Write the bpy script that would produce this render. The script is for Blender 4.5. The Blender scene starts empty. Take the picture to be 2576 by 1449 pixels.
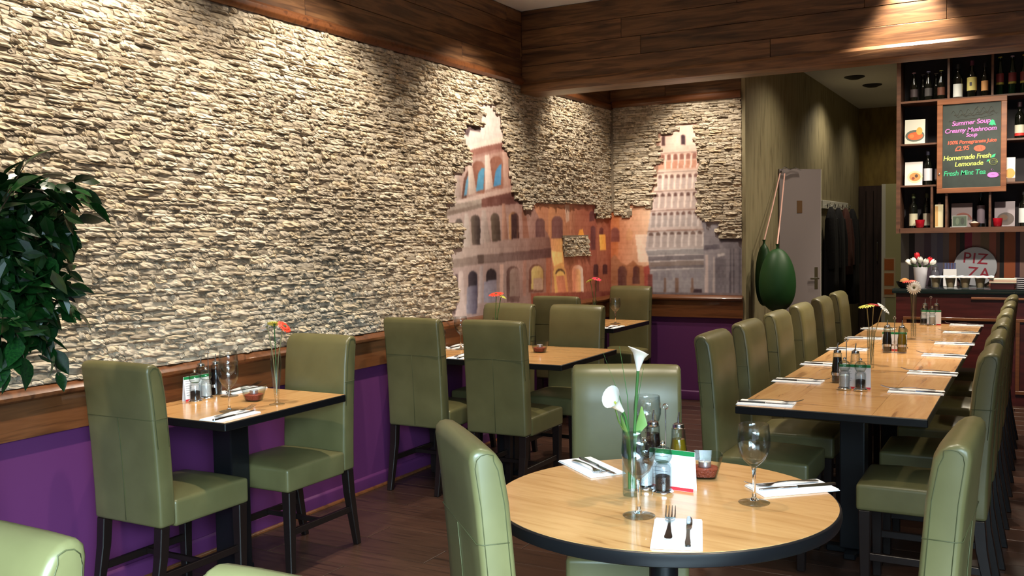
import bpy, bmesh, math, random
import numpy as np
from mathutils import Vector, Matrix
PI = math.pi
SC = bpy.context.scene
COL = SC.collection
random.seed(7)
RNG = np.random.default_rng(11)

# ------------------------------------------------------------------ camera, world, lights, exposure
cam = bpy.data.cameras.new('camera')
cam.sensor_fit = 'HORIZONTAL'; cam.sensor_width = 36.0
cam.lens = 2406.7 / 2576 * 36.0
cam.clip_start = 0.05; cam.clip_end = 100
camo = bpy.data.objects.new('camera', cam); COL.objects.link(camo)
_r = Vector((0.87616846, 0.48171668, -0.01666908)); _u = -Vector((0.0115331, -0.05552475, -0.9983907)); _f = Vector((-0.481867, 0.8745662, -0.05420472))
_m = Matrix((_r, _u, -_f)).transposed().to_4x4(); _m.translation = (0, 0, 1.5)
camo.matrix_world = _m
SC.camera = camo

SC.view_settings.view_transform = 'Standard'; SC.view_settings.look = 'None'
SC.view_settings.gamma = 1.0; SC.view_settings.use_curve_mapping = False
SC.view_settings.exposure = 0.85

w = bpy.data.worlds.new('world'); SC.world = w; w.use_nodes = True
w.node_tree.nodes['Background'].inputs[0].default_value = (0.55, 0.68, 0.9, 1)
w.node_tree.nodes['Background'].inputs[1].default_value = 0.6

WARM = (1.0, 0.88, 0.71); SOFTWARM = (1.0, 0.88, 0.68); DAY = (0.60, 0.86, 1.0)
def lamp(name, kind, loc, energy, color, aim=None, **kw):
    d = bpy.data.lights.new(name, kind); d.energy = energy; d.color = color
    for k, v in kw.items(): setattr(d, k, v)
    o = bpy.data.objects.new(name, d); COL.objects.link(o); o.location = loc
    if aim is not None:
        o.rotation_euler = (Vector(aim) - Vector(loc)).to_track_quat('-Z', 'Y').to_euler()
    return o
# daylight through the shop-front windows behind the viewer
lamp('daylight', 'AREA', (0.25, -0.72, 1.6), 175, DAY, (-0.65, 0.28, 0.12), shape='RECTANGLE', size=1.75, size_y=1.7, spread=math.radians(88))
lamp('daylight', 'AREA', (2.2, -0.72, 1.6), 60, DAY, (0.9, 0.28, 0.12), shape='RECTANGLE', size=1.75, size_y=1.7, spread=math.radians(88))
# recessed ceiling spots (their housings are built with the ceiling)
SPOTS = [  # x, y, aim offset, watts, cone degrees
    (-2.66, 1.35, (-0.46, 0), 90, 92), (-2.66, 2.72, (-0.46, 0), 100, 92), (-2.66, 4.02, (-0.46, 0), 112, 92), (-2.70, 5.72, (-0.44, 0), 100, 88),
    (-2.95, 7.12, (-0.25, 0.25), 62, 84),
    (-2.65, 7.55, (0.05, 0.34), 60, 84),
    (-0.72, 6.43, (0.0, 0.07), 120, 80), (-1.20, 2.75, (0.12, -0.05), 60, 62), (-0.40, 3.1, (-0.1, -0.05), 55, 70), (-1.7, 4.3, (0.1, 0.1), 18, 70),
    (-0.62, 4.75, (-0.05, 0), 100, 95), (-0.68, 7.1, (-0.03, 0), 105, 95), (-2.35, 5.4, (0, 0), 36, 74), (0.9, 5.0, (0, 0), 45, 90), (0.7, 1.6, (0, 0.1), 40, 90),  # the last two are added fill to raise the room's ambient light
]
for x, y, a, watts, cone in SPOTS:
    lamp('ceiling_spot_and_fill', 'SPOT', (x, y, 3.165), watts, WARM, (x + a[0], y + a[1], 2.165), spot_size=math.radians(cone), spot_blend=0.75, shadow_soft_size=0.035)
for x, y, watts in ((-1.55, 9.1, 26), (-1.75, 11.6, 30), (-1.6, 13.4, 12), (-0.30, 8.3, 80), (-0.85, 8.75, 40)):
    lamp('corridor_bar_fill', 'SPOT', (x, y, 3.165), watts, SOFTWARM, (x, y, 0), spot_size=math.radians(140), spot_blend=0.8, shadow_soft_size=0.06)  # added fill lamps without fixtures, brightening the corridor and the bar

lamp('ceiling_spot_and_fill', 'SPOT', (-0.15, 7.25, 3.165), 160, WARM, (-0.45, 9.5, 1.25), spot_size=math.radians(56), spot_blend=0.8, shadow_soft_size=0.05)  # added lamp without a housing, aimed to brighten the counter and round sign

# ------------------------------------------------------------------ materials
def lin(c):
    return tuple(((v / 255) / 12.92 if v / 255 <= 0.04045 else ((v / 255 + 0.055) / 1.055) ** 2.4) for v in c[:3]) + (1.0,)
def newmat(name):
    m = bpy.data.materials.new(name); m.use_nodes = True
    nt = m.node_tree; b = nt.nodes['Principled BSDF']
    return m, nt, b
def plain(name, rgb, rough=0.5, metal=0.0, spec=0.5, bump=0.0, bscale=60, trans=0.0, ior=1.45, coat=0.0, emit=0.0):
    m, nt, b = newmat(name)
    b.inputs['Base Color'].default_value = lin(rgb); b.inputs['Roughness'].default_value = rough
    b.inputs['Metallic'].default_value = metal; b.inputs['Specular IOR Level'].default_value = spec
    b.inputs['Transmission Weight'].default_value = trans; b.inputs['IOR'].default_value = ior
    b.inputs['Coat Weight'].default_value = coat
    if emit: b.inputs['Emission Color'].default_value = lin(rgb); b.inputs['Emission Strength'].default_value = emit
    if bump:
        tc = nt.nodes.new('ShaderNodeTexCoord'); n = nt.nodes.new('ShaderNodeTexNoise'); n.inputs['Scale'].default_value = bscale; n.inputs['Detail'].default_value = 4
        bp = nt.nodes.new('ShaderNodeBump'); bp.inputs['Strength'].default_value = bump; bp.inputs['Distance'].default_value = 0.01
        nt.links.new(tc.outputs['Object'], n.inputs['Vector']); nt.links.new(n.outputs['Fac'], bp.inputs['Height']); nt.links.new(bp.outputs['Normal'], b.inputs['Normal'])
    return m
def ramp(nt, stops):
    r = nt.nodes.new('ShaderNodeValToRGB'); el = r.color_ramp.elements
    while len(el) < len(stops): el.new(0.5)
    for e, (p, c) in zip(el, stops): e.position = p; e.color = lin(c)
    return r
def mottled(name, stops, scale=(1, 1, 1), nscale=5, detail=6, rough=0.5, bump=0.0, coat=0.0, spec=0.5, distort=0.0, random_shift=False, tint=0.0):
    """noise through a colour ramp in object space; scale stretches the noise into grain"""
    m, nt, b = newmat(name)
    tc = nt.nodes.new('ShaderNodeTexCoord'); mp = nt.nodes.new('ShaderNodeMapping'); mp.inputs['Scale'].default_value = scale
    nt.links.new(tc.outputs['Object'], mp.inputs['Vector'])
    n = nt.nodes.new('ShaderNodeTexNoise'); n.inputs['Scale'].default_value = nscale; n.inputs['Detail'].default_value = detail; n.inputs['Distortion'].default_value = distort
    oi = nt.nodes.new('ShaderNodeObjectInfo')
    if random_shift:
        mul = nt.nodes.new('ShaderNodeMath'); mul.operation = 'MULTIPLY'; mul.inputs[1].default_value = 37.0
        nt.links.new(oi.outputs['Random'], mul.inputs[0]); nt.links.new(mul.outputs[0], mp.inputs['Location'])
    nt.links.new(mp.outputs['Vector'], n.inputs['Vector'])
    r = ramp(nt, stops); nt.links.new(n.outputs['Fac'], r.inputs['Fac'])
    out = r.outputs['Color']
    if tint:
        hs = nt.nodes.new('ShaderNodeHueSaturation'); mr = nt.nodes.new('ShaderNodeMapRange')
        mr.inputs['To Min'].default_value = 1 - tint; mr.inputs['To Max'].default_value = 1 + tint
        nt.links.new(oi.outputs['Random'], mr.inputs['Value']); nt.links.new(mr.outputs['Result'], hs.inputs['Value']); nt.links.new(out, hs.inputs['Color']); out = hs.outputs['Color']
    nt.links.new(out, b.inputs['Base Color'])
    b.inputs['Roughness'].default_value = rough; b.inputs['Coat Weight'].default_value = coat; b.inputs['Specular IOR Level'].default_value = spec
    if bump:
        bp = nt.nodes.new('ShaderNodeBump'); bp.inputs['Strength'].default_value = bump; bp.inputs['Distance'].default_value = 0.01
        nt.links.new(n.outputs['Fac'], bp.inputs['Height']); nt.links.new(bp.outputs['Normal'], b.inputs['Normal'])
    return m
def glass(name, rgb=(255, 255, 255), rough=0.0, ior=1.45):
    m = plain(name, rgb, rough, trans=1.0, ior=ior); return m

M = {}
M['stone'] = None
def stone_mat():
    m, nt, b = newmat('split_stone')
    oi = nt.nodes.new('ShaderNodeObjectInfo'); ge = nt.nodes.new('ShaderNodeNewGeometry')
    ad = nt.nodes.new('ShaderNodeMath'); ad.operation = 'ADD'; fr = nt.nodes.new('ShaderNodeMath'); fr.operation = 'FRACT'
    nt.links.new(oi.outputs['Random'], ad.inputs[0]); nt.links.new(ge.outputs['Random Per Island'], ad.inputs[1]); nt.links.new(ad.outputs[0], fr.inputs[0])
    r = ramp(nt, [(0.0, (170, 159, 142)), (0.2, (205, 195, 178)), (0.42, (223, 213, 197)), (0.62, (190, 179, 163)), (0.8, (220, 204, 178)), (1.0, (154, 145, 132))])
    nt.links.new(fr.outputs[0], r.inputs['Fac'])
    tc = nt.nodes.new('ShaderNodeTexCoord'); n = nt.nodes.new('ShaderNodeTexNoise'); n.inputs['Scale'].default_value = 2.2; n.inputs['Detail'].default_value = 8
    n2 = nt.nodes.new('ShaderNodeTexNoise'); n2.inputs['Scale'].default_value = 40; n2.inputs['Detail'].default_value = 6
    nt.links.new(ge.outputs['Position'], n2.inputs['Vector']); nt.links.new(ge.outputs['Position'], n.inputs['Vector'])
    mx = nt.nodes.new('ShaderNodeMix'); mx.data_type = 'RGBA'; mx.blend_type = 'MULTIPLY'; mx.inputs['Factor'].default_value = 0.55
    rr = ramp(nt, [(0.3, (150, 138, 124)), (0.62, (255, 250, 240))]); nt.links.new(n2.outputs['Fac'], rr.inputs['Fac'])
    nt.links.new(r.outputs['Color'], mx.inputs[6]); nt.links.new(rr.outputs['Color'], mx.inputs[7])
    nt.links.new(mx.outputs[2], b.inputs['Base Color']); b.inputs['Roughness'].default_value = 0.85; b.inputs['Specular IOR Level'].default_value = 0.25
    bp = nt.nodes.new('ShaderNodeBump'); bp.inputs['Strength'].default_value = 0.5; bp.inputs['Distance'].default_value = 0.004
    nt.links.new(n2.outputs['Fac'], bp.inputs['Height']); nt.links.new(bp.outputs['Normal'], b.inputs['Normal'])
    return m
M['stone'] = stone_mat()
M['mortar'] = plain('stone_backing', (132, 119, 102), 0.95, bump=0.3)
M['timber'] = mottled('stained_timber', [(0.25, (48, 31, 21)), (0.45, (92, 63, 42)), (0.6, (124, 88, 58)), (0.8, (76, 51, 33))], (1.2, 14, 14), 2.2, 8, 0.42, 0.12, distort=0.6, random_shift=True, tint=0.28)
M['rail'] = mottled('dado_timber', [(0.25, (62, 33, 19)), (0.5, (110, 66, 37)), (0.75, (88, 50, 27))], (1.0, 12, 12), 2.5, 7, 0.32, 0.05, distort=0.5, coat=0.3)
M['purple'] = plain('purple_paint', (90, 39, 89), 0.55, bump=0.03, bscale=90)
M['ceiling'] = plain('ceiling_paint', (236, 237, 240), 0.8)
M['plaster'] = plain('room_plaster', (150, 130, 110), 0.8)
M['floor'] = mottled('dark_floor_wood', [(0.25, (36, 23, 18)), (0.5, (66, 44, 34)), (0.75, (48, 31, 24))], (1.0, 14, 14), 3.0, 7, 0.33, 0.06, random_shift=True, tint=0.25)
M['floorgap'] = plain('floor_gap', (16, 11, 9), 0.9)
M['leather'] = mottled('olive_leather', [(0.3, (94, 89, 56)), (0.7, (106, 100, 65))], (1, 1, 1), 7, 4, 0.36, 0.05, tint=0.05, random_shift=True)
M['seam'] = plain('olive_seam', (74, 74, 44), 0.6)
M['leg'] = plain('wenge_leg', (26, 17, 15), 0.35)
M['black'] = plain('black_lacquer', (14, 14, 17), 0.35)
M['oak'] = mottled('oak_veneer', [(0.28, (128, 82, 44)), (0.42, (186, 132, 80)), (0.6, (202, 150, 96)), (0.8, (176, 120, 70))], (1.0, 9, 9), 3.0, 9, 0.24, 0.015, coat=0.25, distort=0.8, random_shift=True, tint=0.06)
M['napkin'] = plain('white_paper_napkin', (244, 244, 246), 0.8, bump=0.05, bscale=120)
M['steel'] = plain('polished_steel', (200, 202, 206), 0.16, metal=1.0)
M['chrome'] = plain('chrome', (225, 228, 232), 0.08, metal=1.0)
def thin_glass(name, tint, edge, f0=0.055, f1=0.85):
    m = bpy.data.materials.new(name); m.use_nodes = True; nt = m.node_tree; nt.nodes.clear()
    out = nt.nodes.new('ShaderNodeOutputMaterial'); mix = nt.nodes.new('ShaderNodeMixShader'); tr = nt.nodes.new('ShaderNodeBsdfTransparent'); gl = nt.nodes.new('ShaderNodeBsdfGlossy')
    gl.inputs['Roughness'].default_value = 0.02
    lw = nt.nodes.new('ShaderNodeLayerWeight'); lw.inputs['Blend'].default_value = 0.35
    pw = nt.nodes.new('ShaderNodeMath'); pw.operation = 'POWER'; pw.inputs[1].default_value = 3.0; fr = nt.nodes.new('ShaderNodeMapRange'); fr.inputs['To Min'].default_value = f0; fr.inputs['To Max'].default_value = f1
    nt.links.new(lw.outputs['Facing'], pw.inputs[0]); nt.links.new(pw.outputs[0], fr.inputs['Value'])
    cm = nt.nodes.new('ShaderNodeMix'); cm.data_type = 'RGBA'; cm.inputs[6].default_value = lin(tint); cm.inputs[7].default_value = lin(edge)
    nt.links.new(lw.outputs['Facing'], cm.inputs['Factor']); nt.links.new(cm.outputs[2], tr.inputs['Color'])
    nt.links.new(fr.outputs[0], mix.inputs[0]); nt.links.new(tr.outputs[0], mix.inputs[1]); nt.links.new(gl.outputs[0], mix.inputs[2]); nt.links.new(mix.outputs[0], out.inputs['Surface'])
    return m
M['glass'] = thin_glass('clear_glass', (253, 254, 254), (206, 214, 216))
M['dishglass'] = thin_glass('pressed_glass', (250, 252, 252), (196, 206, 206), 0.012, 0.6)
M['domeglass'] = thin_glass('clear_dome', (246, 252, 250), (120, 140, 136))
M['solidglass'] = glass('solid_clear_glass', (252, 254, 254), ior=1.42)
M['blueglass'] = thin_glass('blue_tinted_glass', (246, 252, 254), (196, 222, 232))
M['vinegar'] = plain('dark_vinegar', (22, 10, 12), 0.12)
M['oil'] = plain('olive_oil', (150, 124, 20), 0.08, trans=0.45)
M['pepper'] = plain('peppercorns', (44, 30, 32), 0.7, bump=1.0, bscale=400)
M['salt'] = plain('coarse_salt', (240, 240, 240), 0.7, bump=0.8, bscale=400)
M['card'] = plain('white_card', (240, 240, 246), 0.55)
M['green'] = plain('green_print', (22, 128, 70), 0.5)
M['red'] = plain('red_print', (204, 48, 58), 0.5)
M['ink'] = plain('grey_print', (150, 150, 160), 0.6)
M['gel'] = plain('red_brown_stones', (150, 62, 40), 0.4, bump=0.8, bscale=160)
M['alu'] = plain('tealight_cup', (190, 190, 200), 0.35, metal=0.9)
M['wax'] = plain('white_wax', (236, 232, 224), 0.4)
M['stem'] = plain('green_stem', (64, 110, 52), 0.5)
M['palestem'] = plain('pale_stem', (150, 140, 96), 0.5)
M['leaf'] = mottled('ficus_leaf', [(0.3, (10, 36, 16)), (0.7, (28, 72, 26))], (8, 8, 8), 2, 3, 0.3, 0.0, tint=0.6, random_shift=True)  # greens darkened to put the backlit shade into the leaf colour
M['bark'] = plain('bark', (74, 58, 44), 0.8, bump=0.5, bscale=60)
M['lily'] = plain('white_lily', (246, 246, 238), 0.5)
M['lilygreen'] = plain('pale_green_leaf', (120, 158, 84), 0.5)
for k, c in dict(orange=(226, 66, 40), pink=(226, 60, 84), white=(244, 244, 238), yellow=(212, 214, 96), crimson=(200, 24, 40)).items(): M['petal_' + k] = plain('petal_' + k, c, 0.55)
M['disc'] = plain('flower_centre', (92, 96, 60), 0.7, bump=0.6, bscale=500)
M['wallpaper'] = mottled('olive_wallpaper', [(0.28, (96, 87, 64)), (0.42, (130, 120, 90)), (0.62, (142, 132, 102)), (0.85, (128, 112, 78))], (7, 7, 1.3), 2.6, 8, 0.6, 0.03)
M['goldpaper'] = mottled('gold_wallpaper', [(0.3, (104, 82, 30)), (0.6, (132, 110, 48))], (5, 5, 1.5), 3, 6, 0.6, 0.03)
M['doorgrey'] = plain('grey_door_paint', (128, 118, 118), 0.5)
M['dooredge'] = plain('pale_door_edge', (206, 204, 192), 0.5)
M['darkdoor'] = mottled('dark_door_wood', [(0.3, (44, 32, 30)), (0.7, (70, 52, 48))], (9, 9, 1), 3, 5, 0.5)
M['paledoor'] = plain('pale_green_panel', (176, 172, 126), 0.55)
M['shelf'] = mottled('shelf_wood', [(0.3, (66, 44, 34)), (0.7, (98, 66, 50))], (1, 10, 10), 3, 5, 0.4)
M['shelfdark'] = plain('shelf_back', (22, 17, 26), 0.6)
M['counter'] = mottled('mahogany', [(0.3, (48, 16, 16)), (0.7, (76, 28, 26))], (1, 10, 10), 3, 5, 0.35)
M['stonetop'] = plain('dark_counter_top', (24, 34, 34), 0.15)
M['board'] = mottled('chalkboard', [(0.3, (22, 34, 32)), (0.7, (34, 46, 44))], (4, 4, 4), 3, 5, 0.6)
M['frame'] = mottled('board_frame_wood', [(0.3, (104, 63, 42)), (0.7, (134, 86, 58))], (1, 10, 10), 3, 5, 0.35)
M['bottle'] = plain('dark_bottle_glass', (14, 16, 12), 0.06, spec=0.7)
M['greenbottle'] = plain('green_bottle_glass', (10, 30, 18), 0.06, spec=0.7)
M['balloon'] = plain('dark_green_balloon', (24, 66, 28), 0.5)
M['ribbon'] = plain('pink_ribbon', (206, 160, 150), 0.5)
M['coat'] = plain('black_cloth', (16, 15, 20), 0.9, bump=0.4, bscale=40)
M['brown'] = plain('brown_cloth', (72, 40, 34), 0.9, bump=0.4, bscale=40)
M['pot'] = plain('terracotta_pot', (120, 70, 48), 0.8)
M['soil'] = plain('soil', (40, 30, 22), 0.95, bump=0.8, bscale=80)
M['whiteceramic'] = plain('white_ceramic', (216, 216, 226), 0.3)
M['redglass'] = plain('red_candle_glass', (190, 30, 50), 0.15, trans=0.4)
M['bread'] = plain('bread_crust', (176, 128, 78), 0.8, bump=0.6, bscale=60)
M['signdisc'] = plain('pale_grey_board', (176, 180, 190), 0.5)
M['signred'] = plain('dark_red_letters', (150, 40, 60), 0.5)
def solid(rgb, rough=0.55): # cached plain colours for small printed things
    k = 'c%d_%d_%d' % rgb
    if k not in M: M[k] = plain('print_%d_%d_%d' % rgb, rgb, rough)
    return M[k]
def chalk(rgb):
    return solid(rgb, 0.9)
def art_mat():
    m, nt, b = newmat('printed_mural'); a = nt.nodes.new('ShaderNodeVertexColor'); a.layer_name = 'print'
    nt.links.new(a.outputs['Color'], b.inputs['Base Color']); b.inputs['Roughness'].default_value = 0.6; b.inputs['Specular IOR Level'].default_value = 0.3
    return m
M['art'] = art_mat()

# ------------------------------------------------------------------ object and mesh helpers
def tag(o, label=None, cat=None, group=None, kind=None):
    if label: o['label'] = label
    if cat: o['category'] = cat
    if group: o['group'] = group
    if kind: o['kind'] = kind
    return o
def link(name, me, mat, parent=None, loc=(0, 0, 0), rot=(0, 0, 0)):
    if mat is not None and len(me.materials) == 0: me.materials.append(mat)
    o = bpy.data.objects.new(name, me); COL.objects.link(o); o.location = loc; o.rotation_euler = rot
    if parent is not None: o.parent = parent
    return o
def thing(name, label, cat, loc=(0, 0, 0), rotz=0.0, group=None):
    o = bpy.data.objects.new(name, None); COL.objects.link(o); o.location = loc; o.rotation_euler = (0, 0, rotz); o.empty_display_size = 0.1
    return tag(o, label, cat, group)
def dup(root, loc, rotz, label, group=None):
    r = root.copy(); COL.objects.link(r); r.location = loc; r.rotation_euler = (0, 0, rotz); r['label'] = label
    if group: r['group'] = group
    for ch in list(root.children):
        c = ch.copy(); COL.objects.link(c); c.parent = r
        for g in list(ch.children):
            d = g.copy(); COL.objects.link(d); d.parent = c
    return r
class MB:
    def __init__(s): s.v = []; s.f = []
    def add(s, vs, fs):
        n = len(s.v); s.v += [tuple(p) for p in vs]; s.f += [tuple(i + n for i in f) for f in fs]; return s
    def box(s, x0, x1, y0, y1, z0, z1):
        return s.add([(x0, y0, z0), (x1, y0, z0), (x1, y1, z0), (x0, y1, z0), (x0, y0, z1), (x1, y0, z1), (x1, y1, z1), (x0, y1, z1)],
                     [(0, 3, 2, 1), (4, 5, 6, 7), (0, 1, 5, 4), (1, 2, 6, 5), (2, 3, 7, 6), (3, 0, 4, 7)])
    def lathe(s, prof, seg=24, c=(0, 0)):
        """profile of (r, z); r == 0 closes to a point"""
        rings = []
        for r, z in prof:
            if r <= 1e-6: rings.append([len(s.v)]); s.v.append((c[0], c[1], z))
            else:
                rings.append(list(range(len(s.v), len(s.v) + seg)))
                s.v += [(c[0] + r * math.cos(2 * PI * k / seg), c[1] + r * math.sin(2 * PI * k / seg), z) for k in range(seg)]
        for a, b in zip(rings, rings[1:]):
            for k in range(seg):
                k2 = (k + 1) % seg
                if len(a) == 1 and len(b) == 1: continue
                if len(a) == 1: s.f.append((a[0], b[k2], b[k]))
                elif len(b) == 1: s.f.append((a[k], a[k2], b[0]))
                else: s.f.append((a[k], a[k2], b[k2], b[k]))
        return s
    def tube(s, pts, r, seg=8, caps=True, flat=1.0):
        pts = [Vector(p) for p in pts]; rs = r if isinstance(r, (list, tuple)) else [r] * len(pts); rings = []
        ref = Vector((0, 0, 1))
        for i, p in enumerate(pts):
            d = (pts[min(i + 1, len(pts) - 1)] - pts[max(i - 1, 0)]).normalized()
            a = d.cross(ref if abs(d.z) < 0.95 else Vector((0, 1, 0))).normalized(); b = a.cross(d)
            rings.append(range(len(s.v), len(s.v) + seg))
            s.v += [tuple(p + a * rs[i] * math.cos(2 * PI * k / seg) + b * rs[i] * flat * math.sin(2 * PI * k / seg)) for k in range(seg)]
        for a, b in zip(rings, rings[1:]):
            for k in range(seg): s.f.append((a[k], a[(k + 1) % seg], b[(k + 1) % seg], b[k]))
        if caps: s.f.append(tuple(reversed(rings[0]))); s.f.append(tuple(rings[-1]))
        return s
    def prism(s, poly, axis, a, b):
        """poly of 2D points extruded along 'x','y' or 'z' from a to b"""
        def p(u, v, t): return {'x': (t, u, v), 'y': (u, t, v), 'z': (u, v, t)}[axis]
        n = len(poly)
        return s.add([p(u, v, a) for u, v in poly] + [p(u, v, b) for u, v in poly],
                     [tuple(range(n))[::-1], tuple(range(n, 2 * n))] + [(i, (i + 1) % n, n + (i + 1) % n, n + i) for i in range(n)])
    def mesh(s, name, bevel=0.0, seg=2, smooth=None, angle=0.5):
        me = bpy.data.meshes.new(name); me.from_pydata(s.v, [], s.f)
        bm = bmesh.new(); bm.from_mesh(me)
        bmesh.ops.recalc_face_normals(bm, faces=bm.faces)
        if bevel:
            ed = [e for e in bm.edges if len(e.link_faces) == 2 and e.calc_face_angle(0) > angle]
            bmesh.ops.bevel(bm, geom=ed, offset=bevel, segments=seg, profile=0.6, affect='EDGES', clamp_overlap=True)
        bm.to_mesh(me); bm.free()
        if smooth is not None:
            me.shade_smooth()
            if smooth < 3: me.set_sharp_from_angle(angle=smooth)
        return me
def boxobj(name, b, mat, parent=None, bevel=0.0, seg=2):
    return link(name, MB().box(*b).mesh(name, bevel, seg, 0.6 if bevel else None), mat, parent)
def lathe_obj(name, prof, mat, parent=None, seg=24, loc=(0, 0, 0), smooth=0.7):
    return link(name, MB().lathe(prof, seg).mesh(name, smooth=smooth), mat, parent, loc)
def structure(o, label=None):
    o['kind'] = 'structure'
    if label: o['label'] = label
    return o

# ------------------------------------------------------------------ room shell
XL = -3.5; YB = 8.27; ZC = 3.21; XR = 3.2; YF = -0.9
wl = structure(boxobj('wall_left', (XL - 0.15, XL, YF, YB + 0.15, 0, ZC), M['purple']), 'purple painted wall with stone cladding above a timber rail')
wb = structure(boxobj('wall_back', (XL, -2.24, YB, YB + 0.15, 0, ZC), M['purple']), 'short purple back wall with stone cladding and timber rail')
fl = structure(boxobj('floor', (XL - 0.1, XR, YF - 0.1, 14.6, -0.06, -0.012), M['floorgap']), 'dark wooden plank floor')
ce = structure(boxobj('ceiling', (XL - 0.1, XR, YF - 0.1, 14.6, ZC, ZC + 0.06), M['ceiling']), 'plain off white ceiling')
structure(boxobj('wall_right', (XR, XR + 0.15, YF, 14.6, 0, ZC), M['plaster']))
# front wall with two window openings
fr = MB()
for b in ((XL, -0.65), (1.15, 1.30), (3.10, XR)): fr.box(b[0], b[1], YF - 0.1, YF, 0, ZC)
fr.box(-0.65, 1.15, YF - 0.1, YF, 0, 0.5); fr.box(-0.65, 1.15, YF - 0.1, YF, 2.55, ZC); fr.box(1.30, 3.10, YF - 0.1, YF, 0, 0.5); fr.box(1.30, 3.10, YF - 0.1, YF, 2.55, ZC)
structure(link('wall_front', fr.mesh('wall_front'), M['plaster']))
for k, x0 in ((1, -0.65), (2, 1.30)):
    m = MB()
    for a in (x0, x0 + 0.87, x0 + 1.74): m.box(a, a + 0.06, YF + 0.02, YF + 0.06, 0.5, 2.55)
    for z in (0.5, 1.5, 2.49): m.box(x0, x0 + 1.8, YF + 0.02, YF + 0.06, z, z + 0.06)
    structure(link('window_%d' % k, m.mesh('window'), M['dooredge']))
# corridor and bar walls
structure(boxobj('wall_corridor', (-2.39, -2.24, YB + 0.15, 14.45, 0, ZC), M['wallpaper']), 'corridor wall in distressed olive wallpaper')
structure(boxobj('trim_1', (-2.262, -2.228, YB - 0.012, YB + 0.15, 0, ZC), M['wallpaper']))
structure(boxobj('wall_far', (-2.24, -1.0, 14.3, 14.45, 0, ZC), M['goldpaper']), 'gold papered end wall of the corridor')
structure(boxobj('wall_bar', (-1.13, XR, 9.62, 9.77, 0, ZC), M['wallpaper']), 'wall behind the bar counter')
structure(boxobj('wall_corridor_side', (-1.13, -1.0, 9.77, 14.3, 0, ZC), M['wallpaper']))

# floor planks: short edges and gaps are real
plank_me = {}
def plank(L, Wd):
    k = (round(L, 2), round(Wd, 3))
    if k not in plank_me: plank_me[k] = MB().box(-L / 2 + 0.002, L / 2 - 0.002, -Wd / 2 + 0.0015, Wd / 2 - 0.0015, -0.012, 0).mesh('floor_plank', 0.0015, 1)
    return plank_me[k]
y = 1.6; row = 0
while y < 9.4:
    x = XL - 0.05 - (row * 0.47) % 1.25
    while x < 1.6:
        if x + 1.25 > XL: link('plank', plank(1.25, 0.19), M['floor'], fl, (x + 0.625, y, 0))
        x += 1.25
    y += 0.19; row += 1
mf = MB()
for k in range(-9, 9): mf.box(XL, XR, 1.505 + (k - 9) * 0.19 + 0.0015, 1.505 + (k - 8) * 0.19 - 0.0015, -0.012, 0)
for k in range(27): mf.box(-2.24, XR, 9.40 + k * 0.19 + 0.0015, 9.40 + (k + 1) * 0.19 - 0.0015, -0.012, 0)
for k in range(42): mf.box(1.65, XR, 1.505 + k * 0.19 + 0.0015, 1.505 + (k + 1) * 0.19 - 0.0015, -0.012, 0)
tag(link('floor_planks', mf.mesh('floor_planks'), M['floor'], fl), kind='stuff')

# ceiling spot housings
ring = MB().lathe([(0.030, -0.004), (0.046, -0.012), (0.052, -0.006), (0.052, 0.0), (0.030, 0.0)], 20).mesh('spot_ring', smooth=0.7)
lens_me = MB().lathe([(0.0, -0.002), (0.030, -0.002), (0.030, 0), (0, 0)], 20).mesh('spot_lens')
M['lens'] = plain('lit_lens', (255, 226, 170), 0.4, emit=6.0)
SPOT_AT = ['above the leafy plant', 'above the wall table nearest the plant', 'above the stone wall before the wide table', 'above the ruined arena mural', 'in the ceiling corner by the murals', 'above the leaning tower mural', 'casting the bright patch on the beam', 'above the round table', 'above the near end of the long table', 'above the aisle before the wide wall table', 'above the middle of the long table', 'behind the beam above the long table', 'above the aisle side of the wide wall table', 'added as fill above the open floor beyond the long table', 'added as fill above the floor near the shop windows', 'above the entrance']
for i, (x, y, a, watts, cone) in enumerate(SPOTS):
    t = thing('ceiling_spotlight', 'small round recessed spotlight ' + SPOT_AT[i], 'light', (x, y, ZC), 0, 'recessed ceiling spotlights')
    link('bezel', ring, M['chrome'], t); link('lens', lens_me, M['lens'], t)
for px, py, lb in ((-1.82, 11.29, 'nearer small dark round vent in the corridor ceiling'), (-1.74, 12.03, 'farther small dark round vent in the corridor ceiling')):
    t = thing('ceiling_vent', lb, 'vent', (px, py, ZC))
    lathe_obj('grille', [(0, -0.03), (0.05, -0.03), (0.11, -0.008), (0.11, 0), (0, 0)], M['shelfdark'], t, 20)

# ---- timber cladding above the stone, one board each
def boards(parent, along, lo, hi, fixed, zs, th, out, lens=(1.1, 2.1)):
    for r, (z0, z1) in enumerate(zip(zs, zs[1:])):
        p = lo - random.uniform(0, 0.7)
        while p < hi:
            q = p + random.uniform(*lens); a, b = max(p, lo), min(q, hi)
            if hi - b < 0.25: b = hi
            if b - a > 0.05:
                L = b - a; d = th + random.uniform(0, 0.004)
                me = MB().box(-L / 2 + 0.0012, L / 2 - 0.0012, 0, d, z0 + 0.0012, z1 - 0.0012).mesh('board', 0.002, 1)
                c = (a + b) / 2
                if along == 'y': link('board', me, M['timber'], parent, (fixed, c, 0), (0, 0, -PI / 2))
                else: link('board', me, M['timber'], parent, (c, fixed, 0), (0, 0, PI))
            if b >= hi: break
            p = q
boards(wl, 'y', 0.4, YB, XL, [2.70, 2.84, 2.98, 3.10, ZC - 0.002], 0.016, 1)
boards(wb, 'x', XL + 0.02, -2.262, YB, [2.72, 2.86, 3.0, ZC - 0.002], 0.016, 1)
bm_ = structure(boxobj('beam_front', (XL, XR, 6.55, 6.74, 2.60, ZC), M['timber']), 'boarded timber downstand beam across the room')
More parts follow.
